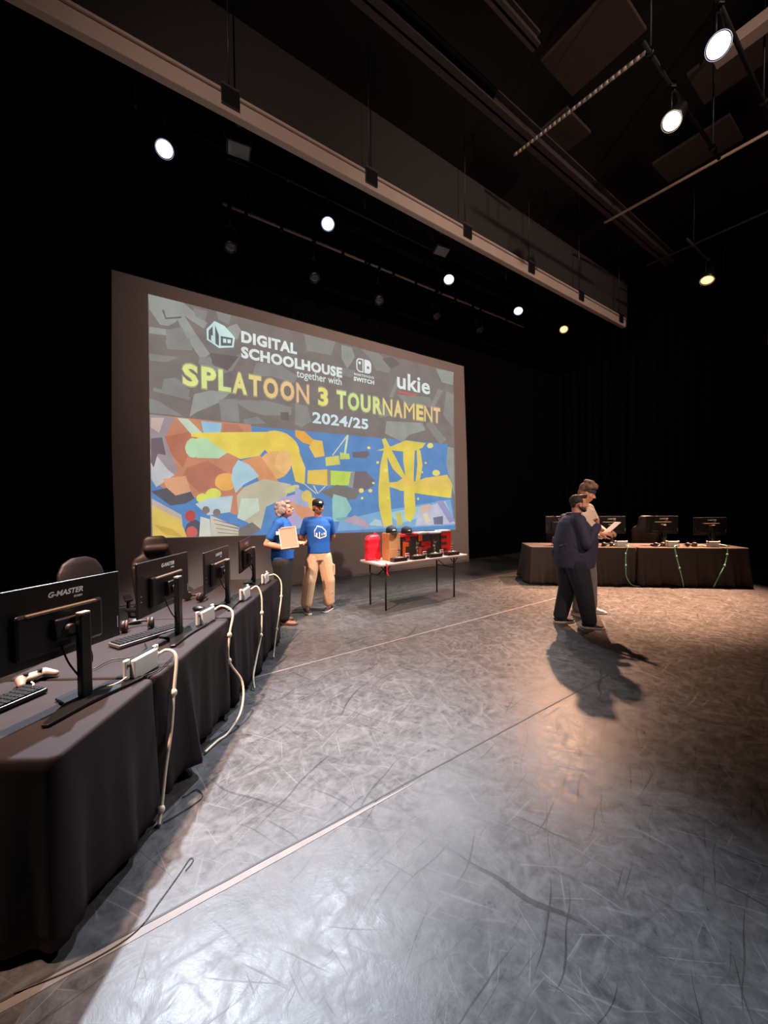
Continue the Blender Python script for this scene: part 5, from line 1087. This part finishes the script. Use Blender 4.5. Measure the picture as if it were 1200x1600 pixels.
# framed board in the hands
A_ = V(-1.40,5.06,1.325); e1 = V(.215,.07,.02); e2 = V(.165,-.12,-.22); e2 = e2 - e1*(e2.dot(e1)/e1.dot(e1)); nn = e1.cross(e2).normalized()
u1 = e1.normalized(); u2 = e2.normalized(); BMt = Matrix(((u1.x,u2.x,nn.x,A_.x),(u1.y,u2.y,nn.y,A_.y),(u1.z,u2.z,nn.z,A_.z),(0,0,0,1)))
wd, ht = e1.length, .325
th = thing('framed_board','pale framed board held tilted by the grey haired person in the blue t-shirt','board',(0,0,0))
mb = MB(); mb.box((.012,.012,-.006),(wd-.012,ht-.012,.004),BMt); mb.build('panel', mat('pinkish_wood_panel',(160,112,92),.5,noise=.06,nscale=9), th)
mb = MB()
for a,b in (((0,0,-.011),(wd,.014,.011)),((0,ht-.014,-.011),(wd,ht,.011)),((0,0.0141,-.011),(.014,ht-.0141,.011)),((wd-.014,.0141,-.011),(wd,ht-.0141,.011))): mb.box(a,b,BMt,bev=.002)
mb.build('frame', mat('pale_frame',(190,150,130),.4), th)
mb = MB(); mb.box((.02,.018,-.0125),(wd-.05,.026,-.0065),BMt); mb.box((.02,.018,.0045),(wd-.05,.026,.008),BMt); mb.build('hanging_bar', mat('bar_brown',(130,96,84),.5), th)

# --- person in navy jacket, stout, in profile facing right
J = dict(head=(0,.085,1.615), ny=.03, sh_r=(.20,-.01,1.40), sh_l=(-.20,-.01,1.40), el_r=(.29,.05,1.11), el_l=(-.29,.06,1.12), wr_r=(.17,.235,1.33), wr_l=(-.10,.33,1.18),
 kn_r=(.12,.09,.47), kn_l=(-.11,-.02,.47), an_r=(.13,.155,.085), an_l=(-.11,-.11,.085), yaw_r=-14, yaw_l=0)
bel = [(0,.02,.785,.235,.235),(0,.02,.83,.24,.245),(0,.03,1.0,.245,.262),(0,.04,1.14,.245,.265),(0,.025,1.27,.24,.22),(0,.0,1.37,.215,.165),(0,-.005,1.43,.16,.12),(0,.0,1.47,.085,.085),(0,.012,1.49,.076,.078)]
root, T, sh = person('stout bearded person in navy jacket and dark jeans, in profile with one forearm raised', (2.50,5.08,0), -92, 1.0, J, M_skin, M_navy, M_jean,
 (.25,.165,.215,.20,.205,.19), ((-.25,.25,.9),(.5,.6,.0),1,1.1), ((.3,.9,.1),(-.3,0,1),1,.5), (0,0,-12), (M_sneak,M_wsole), sleeve='long', belly=bel, hem=.80, leg_r=(.135,.100,.088), trouser_end=.02)
face(root, T, M_hair_d, M_mouth)
hair(root, M_hair_d, T, [((0,-.035,.045),(.085,.092,.078)),((0,.03,.090),(.066,.062,.034)),((0,-.075,-.005),(.068,.035,.05)),((.02,.05,.102),(.04,.04,.022)),((-.02,.06,.098),(.04,.035,.022)),((.072,.0,.03),(.013,.03,.035)),((-.072,.0,.03),(.013,.03,.035))])
hair(root, mat('short_dark_beard',(70,44,38),.8), T, [((0,.054,-.094),(.034,.028,.020)),((.048,.032,-.066),(.020,.036,.026)),((-.048,.032,-.066),(.020,.036,.026)),((0,.086,-.052),(.022,.008,.005)),((.066,.0,-.04),(.010,.02,.035)),((-.066,.0,-.04),(.010,.02,.035)),((.03,.06,-.088),(.022,.024,.016)),((-.03,.06,-.088),(.022,.024,.016))],'beard',.005,1)
MB().ell((.088,-.002,-.034),(.008,.008,.014),M=T,n=10,m=8).build('earphone', M_white, root)
mb = MB(); mb.loft([(0,.0,1.455,.098,.094),(0,.01,1.50,.088,.086)],24); mb.build('collar', M_navy, sh, smooth=True)
# --- tall person behind, reading a sheet
J = dict(head=(0,.035,1.625), sh_r=(.185,-.02,1.42), sh_l=(-.185,-.02,1.42), el_r=(.23,.03,1.15), el_l=(-.22,.08,1.17), wr_r=(.10,.24,1.10), wr_l=(-.04,.26,1.12),
 kn_r=(.10,.02,.48), kn_l=(-.11,.03,.48), an_r=(.13,-.02,.085), an_l=(-.15,.03,.085), yaw_r=4, yaw_l=22)
root, T, sh = person('tall person with fluffy brown hair, headband and cream t-shirt, behind the navy jacket', (2.905,5.56,0), -140, 1.085, J, M_skin, M_cream, M_greyt,
 (.225,.12,.155,.115,.155,.12), ((-.2,1,.1),(.6,.0,.8),1,.5), ((.3,1,.1),(-.5,0,.8),-1,.5), (-20,0,18), (mat('white_grey_sneaker',(176,172,176),.6),M_wsole), hem=.90, leg_r=(.095,.075,.072), trouser_end=.02)
face(root, T, M_hair_b, M_mouth)
hair(root, M_hair_b, T, [((0,-.03,.055),(.090,.095,.085)),((0,.03,.115),(.07,.065,.04)),((.05,.05,.105),(.05,.045,.04)),((-.05,.05,.10),(.045,.045,.035)),((-.09,.0,.075),(.04,.05,.04)),((.085,.0,.085),(.035,.045,.035)),((0,-.04,.14),(.06,.06,.035)),((.03,.0,.145),(.045,.045,.03)),((0,-.085,-.01),(.066,.03,.05)),((-.10,.045,.09),(.028,.03,.028))])
mb = MB(); n=28
mb.ring([[( (.088)*math.cos(2*PI*k_/n), -.008+.103*math.sin(2*PI*k_/n), z) for k_ in range(n)] for z in (.022,.028,.052,.058)], T); mb.build('headband', mat('dark_teal_headband',(50,56,66),.7), root, smooth=True)
# the sheet of paper in the hands
mb = MB(); P0 = V(2.97,5.38,1.12); d1 = V(.255,-.02,.235); d2 = V(.02,-.11,.0); 
mb._add([P0,P0+d1,P0+d1+d2,P0+d2]+[v+V(.0015,0,-.0015) for v in (P0,P0+d1,P0+d1+d2,P0+d2)],[(0,1,2,3),(7,6,5,4),(0,4,5,1),(1,5,6,2),(2,6,7,3),(3,7,4,0)])
o = mb.build('paper_sheet', M_paper); tag(o,'white sheet of paper held by the tall person in the cream t-shirt','paper')
